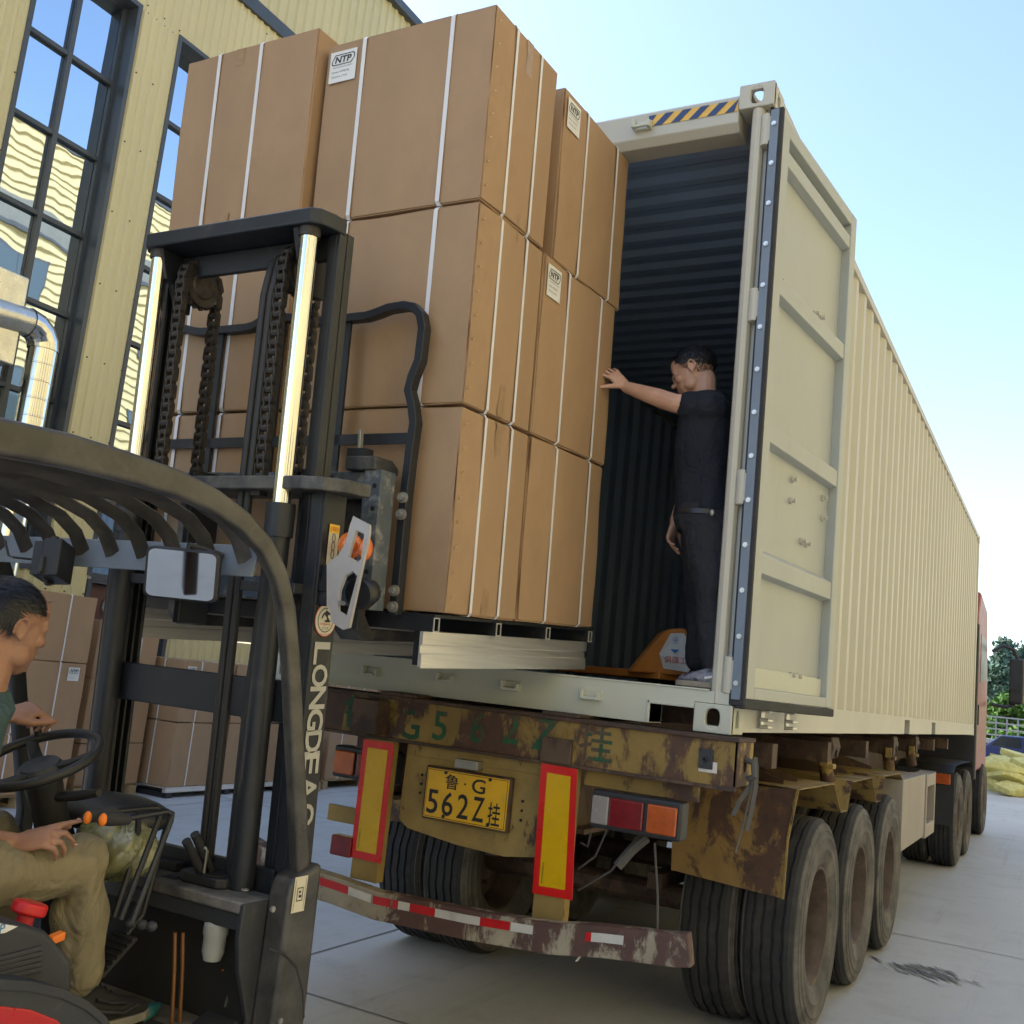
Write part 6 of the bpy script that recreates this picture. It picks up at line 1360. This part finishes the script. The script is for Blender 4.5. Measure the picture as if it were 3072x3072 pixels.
# shirt
def ell_ring(c, hx, hy, n=28, p=2.3, tiltz=0): return [c+V3(math.copysign(abs(math.cos(a))**(2/p), math.cos(a))*hx, math.copysign(abs(math.sin(a))**(2/p), math.sin(a))*hy, tiltz*math.cos(a)) for a in [2*math.pi*i/n for i in range(n)]]
m = MB(); c0 = wp(2122, 1205, .285)
m.loft([ell_ring(wp(2119, 1185, .285), .062, .064, tiltz=.012), ell_ring(wp(2124, 1204, .285), .085, .14, tiltz=.01), ell_ring(wp(2130, 1230, .285), .120, .205), ell_ring(wp(2132, 1290, .285), .132, .215), ell_ring(wp(2126, 1370, .28), .135, .205), ell_ring(wp(2122, 1450, .275), .135, .19), ell_ring(wp(2121, 1525, .27), .137, .185), ell_ring(wp(2121, 1552, .27), .140, .188)])
limb(m, [shL+V3(.02, .05, -.01), shL+V3(.0, .0, -.005), shL*.60+elb*.40+V3(0, 0, -.006)], [.090, .085, .074]); limb(m, [shR, shR*.5+eR*.5], [.075, .066])
fuse(m, .007, 5, 't_shirt', 'shirt_black', W1, fold=(.016, 7, 7, 4.5))
# trousers: near leg straight, far leg a step ahead
m = MB(); hipL, hipR = wp(2122, 1590, .17), wp(2112, 1590, .36); knL = wp(2138, 1775, .13); anL = wp(2150, 1985, .11); knR = wp(2098, 1770, .40); anR = wp(2098, 1975, .42)
m.loft([ell_ring(wp(2121, 1528, .27), .125, .17), ell_ring(wp(2120, 1570, .27), .140, .185), ell_ring(wp(2122, 1605, .265), .130, .18)])
limb(m, [hipL, hipL*.5+knL*.5, knL, knL*.5+anL*.5, anL+V3(0, 0, .01)], [.115, .100, .082, .076, .074]); limb(m, [hipR, hipR*.5+knR*.5, knR, knR*.5+anR*.5, anR], [.112, .096, .078, .070, .066])
tr_ = fuse(m, .007, 5, 'trousers', 'trouser_black', W1, fold=(.015, 7, 7, 9))
m = MB(); m.loft([ell_ring(wp(2121, 1548, .27), .141, .190), ell_ring(wp(2121, 1562, .27), .142, .191)], cap=False); m.out('belt', 'black_gloss', W1, smooth=60)
bk = wp(2136, 1538, .075); m = MB(); m.ell(bk, .010, .006, .014); m.out('belt_clip', 'bolt', W1, smooth=60)
def shoe(c, fw, par, mt='shoe_dark', L=.28, trim='shoe_white'):
    R_ = frame(fw); P_ = lambda x, y, z: c+R_@V3(x, y*1.05, z*1.25)
    rings = []
    for y, w, z1, z2 in ((-.075, .020, .015, .05), (-.068, .034, .006, .075), (-.03, .039, .004, .10), (.03, .041, .004, .092), (.08, .044, .004, .070), (.13, .049, .004, .055), (.17, .046, .006, .045), (.195, .032, .012, .036), (.205, .012, .018, .028)):
        rings.append([P_(w*math.copysign(abs(math.cos(a))**.8, math.cos(a)), y, (z1+z2)/2+(z2-z1)/2*math.sin(a)) for a in [2*math.pi*i/18 for i in range(18)]])
    m = MB(); m.loft(rings); sh = m.out('shoe', mt, par, smooth=60)
    m = MB(); so = []
    for y, w in ((-.082, .022), (-.07, .038), (-.03, .042), (.03, .043), (.08, .047), (.13, .053), (.175, .049), (.20, .034), (.212, .014)): so.append((y, w))
    out_ = [(w, y) for y, w in so]+[(-w, y) for y, w in so[::-1]]
    m.prism([P_(a, b2, 0) for a, b2 in out_], (0, 0, .024)); m.out('shoe_sole', 'sole', sh, .004)
    for k in range(5):
        y = .035+.022*k; z = .094-.0105*k*1.0-.002*k; m = MB(); m.tube([P_(-.026, y, z-.012), P_(0, y, z+.004), P_(.026, y, z-.012)], .004, 6); m.out('shoe_lace', trim, sh, smooth=60)
    m = MB(); m.tube([P_(.043, -.03, .058), P_(.046, .03, .045), P_(.049, .09, .032), P_(.047, .14, .04)], .006, 6); m.tube([P_(.042, .0, .075), P_(.045, .05, .06), P_(.047, .1, .052)], .005, 6); m.tube([P_(-.043, -.03, .058), P_(-.046, .03, .045), P_(-.049, .09, .032)], .006, 6); m.out('shoe_overlay', trim, sh, smooth=60)
    m = MB(); m.tube([P_(.0, -.07, .075), P_(.034, -.055, .092), P_(.04, -.01, .112), P_(.0, .035, .118), P_(-.04, -.01, .112), P_(-.034, -.055, .092)], .008, 8, close=True); m.out('shoe_collar', trim, sh, smooth=60)
shoe(V3(wp(2120, 2060, .085)[0]+.095, .085, ZS+.001), (-1, -.12, 0), W1); shoe(V3(anR[0]+.16, .42, ZF+.001), (-1, .05, 0), W1)
crew = lambda p: p[2] > .052 or (p[1] < -.055 and p[2] > .01) or (p[2] > .028 and p[1] < .03 and abs(p[0]) < .074)
hair_cap(hc, hR, 1.0, lambda p: p[2] > (.040+.6*(p[1]-.03) if p[1] > .03 else .036+.45*(p[1]-.03)), 4200, .018, .9, 'hair', W1, 4, lambda p, g: V3(g.gauss(0, .4), .5+g.gauss(0, .3), .1), 1.03, .0010)
hair_cap(hc, hR, 1.0, lambda p: p[1] < .035 and (.015+.35*(p[1]-.03) if p[1] > -.03 else -.035) < p[2] < .06, 4200, .007, .5, 'hair_fade', W1, 5, lambda p, g: V3(g.gauss(0, .3), .1, -1), 1.0, .0011, 'stubble', False)
m = MB(); vs = []
eb = MB()
for k in (-1, 1):
    eb.tube([hc+hR@V3(k*.016, .089, .018), hc+hR@V3(k*.032, .089, .021), hc+hR@V3(k*.050, .077, .016)], .0028, 6)
eb.out('eyebrows', 'hair_black', W1, smooth=60)
for k in (-1, 1): MB().tube([hc+hR@V3(k*.020, .0885, -.004), hc+hR@V3(k*.032, .0895, -.0065), hc+hR@V3(k*.044, .083, -.004)], .0014, 5).out('eyelid_line', 'eye_dark', W1)
# ------------------------------------------------------------------ forklift driver
DV = thing('person', 'driver in teal shirt and khaki trousers seated on the forklift with both hands on controls', 'person', (-1.35, -2.6, .47))
dR = frame(unit((.02, .98, -.12)), unit((.12, 0, 1)))
ear_w = atD(64, 1886, 2.64); DS = 1.04; dc_ = ear_w-dR@(V3(.083, -.018, .002)*DS)
m = MB(); head(m, dc_, dR, DS)
nb = dc_+V3(-.01, -.055, -.20); limb(m, [dc_+dR@V3(0, -.03, -.05), dc_+V3(-.005, -.035, -.12), nb], [.062, .062, .074])
sR, sL = nb+V3(.125, -.10, -.085), nb+V3(-.20, .03, -.085)
# right arm to the levers
it = atX(262*1932/3072, 2468*1932/3072, -1.075); dpt = (it-CAM)@CW; wr_ = atD(40, 2532, dpt-.02); eRd = wr_-CR*.30+V3(0, 0, .02)
limb(m, [sR, (sR+eRd)/2+V3(.02, -.02, 0), eRd, eRd*.5+wr_*.5, wr_], [.055, .050, .044, .041, .029])
nls = []
hand(m, wr_, unit(it-wr_+V3(0, 0, -.012)), unit(V3(.55, -.15, .82)), -1, ((.02, .05, .03), (.30, .95, .45), (.55, 1.0, .5), (.6, 1.0, .5)), spread=.10, s=1.06, tcurl=(.45, .3), tout=.35, nails=nls)
# left hand on the spinner knob
best = min(range(0, 360), key=lambda a: abs(pj(swc+.172*(math.cos(rad(a))*sx_+math.sin(rad(a))*sy_))[0]-118)+abs(pj(swc+.172*(math.cos(rad(a))*sx_+math.sin(rad(a))*sy_))[1]-2200)*.6)
kn_ = swc+.172*(math.cos(rad(best))*sx_+math.sin(rad(best))*sy_)+sn*.055
wl_ = kn_+V3(.0, -.115, .012); eLd = V3(-1.78, -2.52, 1.22)
limb(m, [sL, (sL+eLd)/2, eLd, eLd*.45+wl_*.55, wl_], [.054, .048, .043, .040, .029])
hand(m, wl_, unit(V3(.15, .95, .30)), unit(V3(.25, -.35, .90)), 1, ((.55, 1.0, .6), (.75, 1.15, .6), (.9, 1.2, .6), (1.0, 1.2, .6)), spread=.30, tcurl=(1.0, .6), tout=.45, s=1.12)
limb(m, [nb, nb+V3(0, -.05, -.25), V3(-1.42, -2.62, 1.0)], [.08, .10, .10]); limb(m, [nb, sR], [.06, .052]); limb(m, [nb, sL], [.06, .052])
fuse(m, .0040, 6, 'body', 'skin_tan', DV)
m = MB()
def dring(c, hx, hy): return [c+V3(math.cos(a)*hx, math.sin(a)*hy, 0) for a in [2*math.pi*i/28 for i in range(28)]]
hipc = V3(-1.40, -2.66, .98)
m.loft([dring(nb+V3(0, .005, .035), .078, .082), dring(nb+V3(0, 0, -.01), .13, .10), dring(nb+V3(-.03, -.03, -.06), .165, .115), dring(nb+V3(-.04, -.05, -.16), .17, .13), dring(nb*.5+hipc*.5, .195, .13), dring(hipc+V3(0, .0, .08), .19, .135), dring(hipc, .19, .14)])
limb(m, [sR+V3(-.03, 0, -.01), sR, sR*.62+eRd*.38], [.072, .066, .060]); limb(m, [sL+V3(.03, 0, -.01), sL, sL*.45+eLd*.55], [.082, .075, .064])
fuse(m, .007, 5, 'shirt', 'shirt_teal', DV, fold=(.010, 7, 7, 6))
m = MB(); knd = atX(238*1932/3072, 2590*1932/3072, -1.20); and_ = atX(232*1932/3072, 2950*1932/3072, -1.20); hipR_ = V3(-1.30, -2.62, knd[2]-.03)
limb(m, [hipR_, hipR_*.5+knd*.5, knd, knd*.6+and_*.4, and_*.9+knd*.1], [.105, .096, .084, .078, .072]); knl = knd+V3(-.42, .02, 0); anl = and_+V3(-.40, .05, 0)
limb(m, [hipR_+V3(-.2, 0, 0), knl, knl*.5+anl*.5, anl], [.10, .084, .07, .066]); m.loft([dring(hipc+V3(0, 0, .06), .18, .13), dring(hipc+V3(0, 0, -.06), .19, .15), dring(hipc+V3(0, .02, -.12), .17, .14)])
fuse(m, .007, 5, 'trousers', 'khaki', DV, fold=(.013, 13, 13, 8))
for a in (and_, anl): shoe(V3(a[0], a[1]+.04, zf+.022), (0, 1, 0), DV, 'dark', trim='rubber_mat')
def dflow(p, g): return V3(g.gauss(0, .25), 1.0+g.gauss(0, .25), -.25+g.gauss(0, .25)) if p[2] > .03 else V3(g.gauss(0, .2), -.1+g.gauss(0, .2), -1)
hair_cap(dc_, dR, DS, lambda p: p[2] > .048+.35*max(0, p[1]-.035) or (p[1] < -.03 and p[2] > -.012-.25*(p[1]+.03)), 5200, .026, .22, 'hair', DV, 9, dflow, 1.03, .0012)
for p, d_, n_ in nls[:2]: m = MB(); m.ell(p+n_*.0012, .0045, .006, .0025, 10, 6); m.out('fingernail', 'nail', DV, smooth=60)
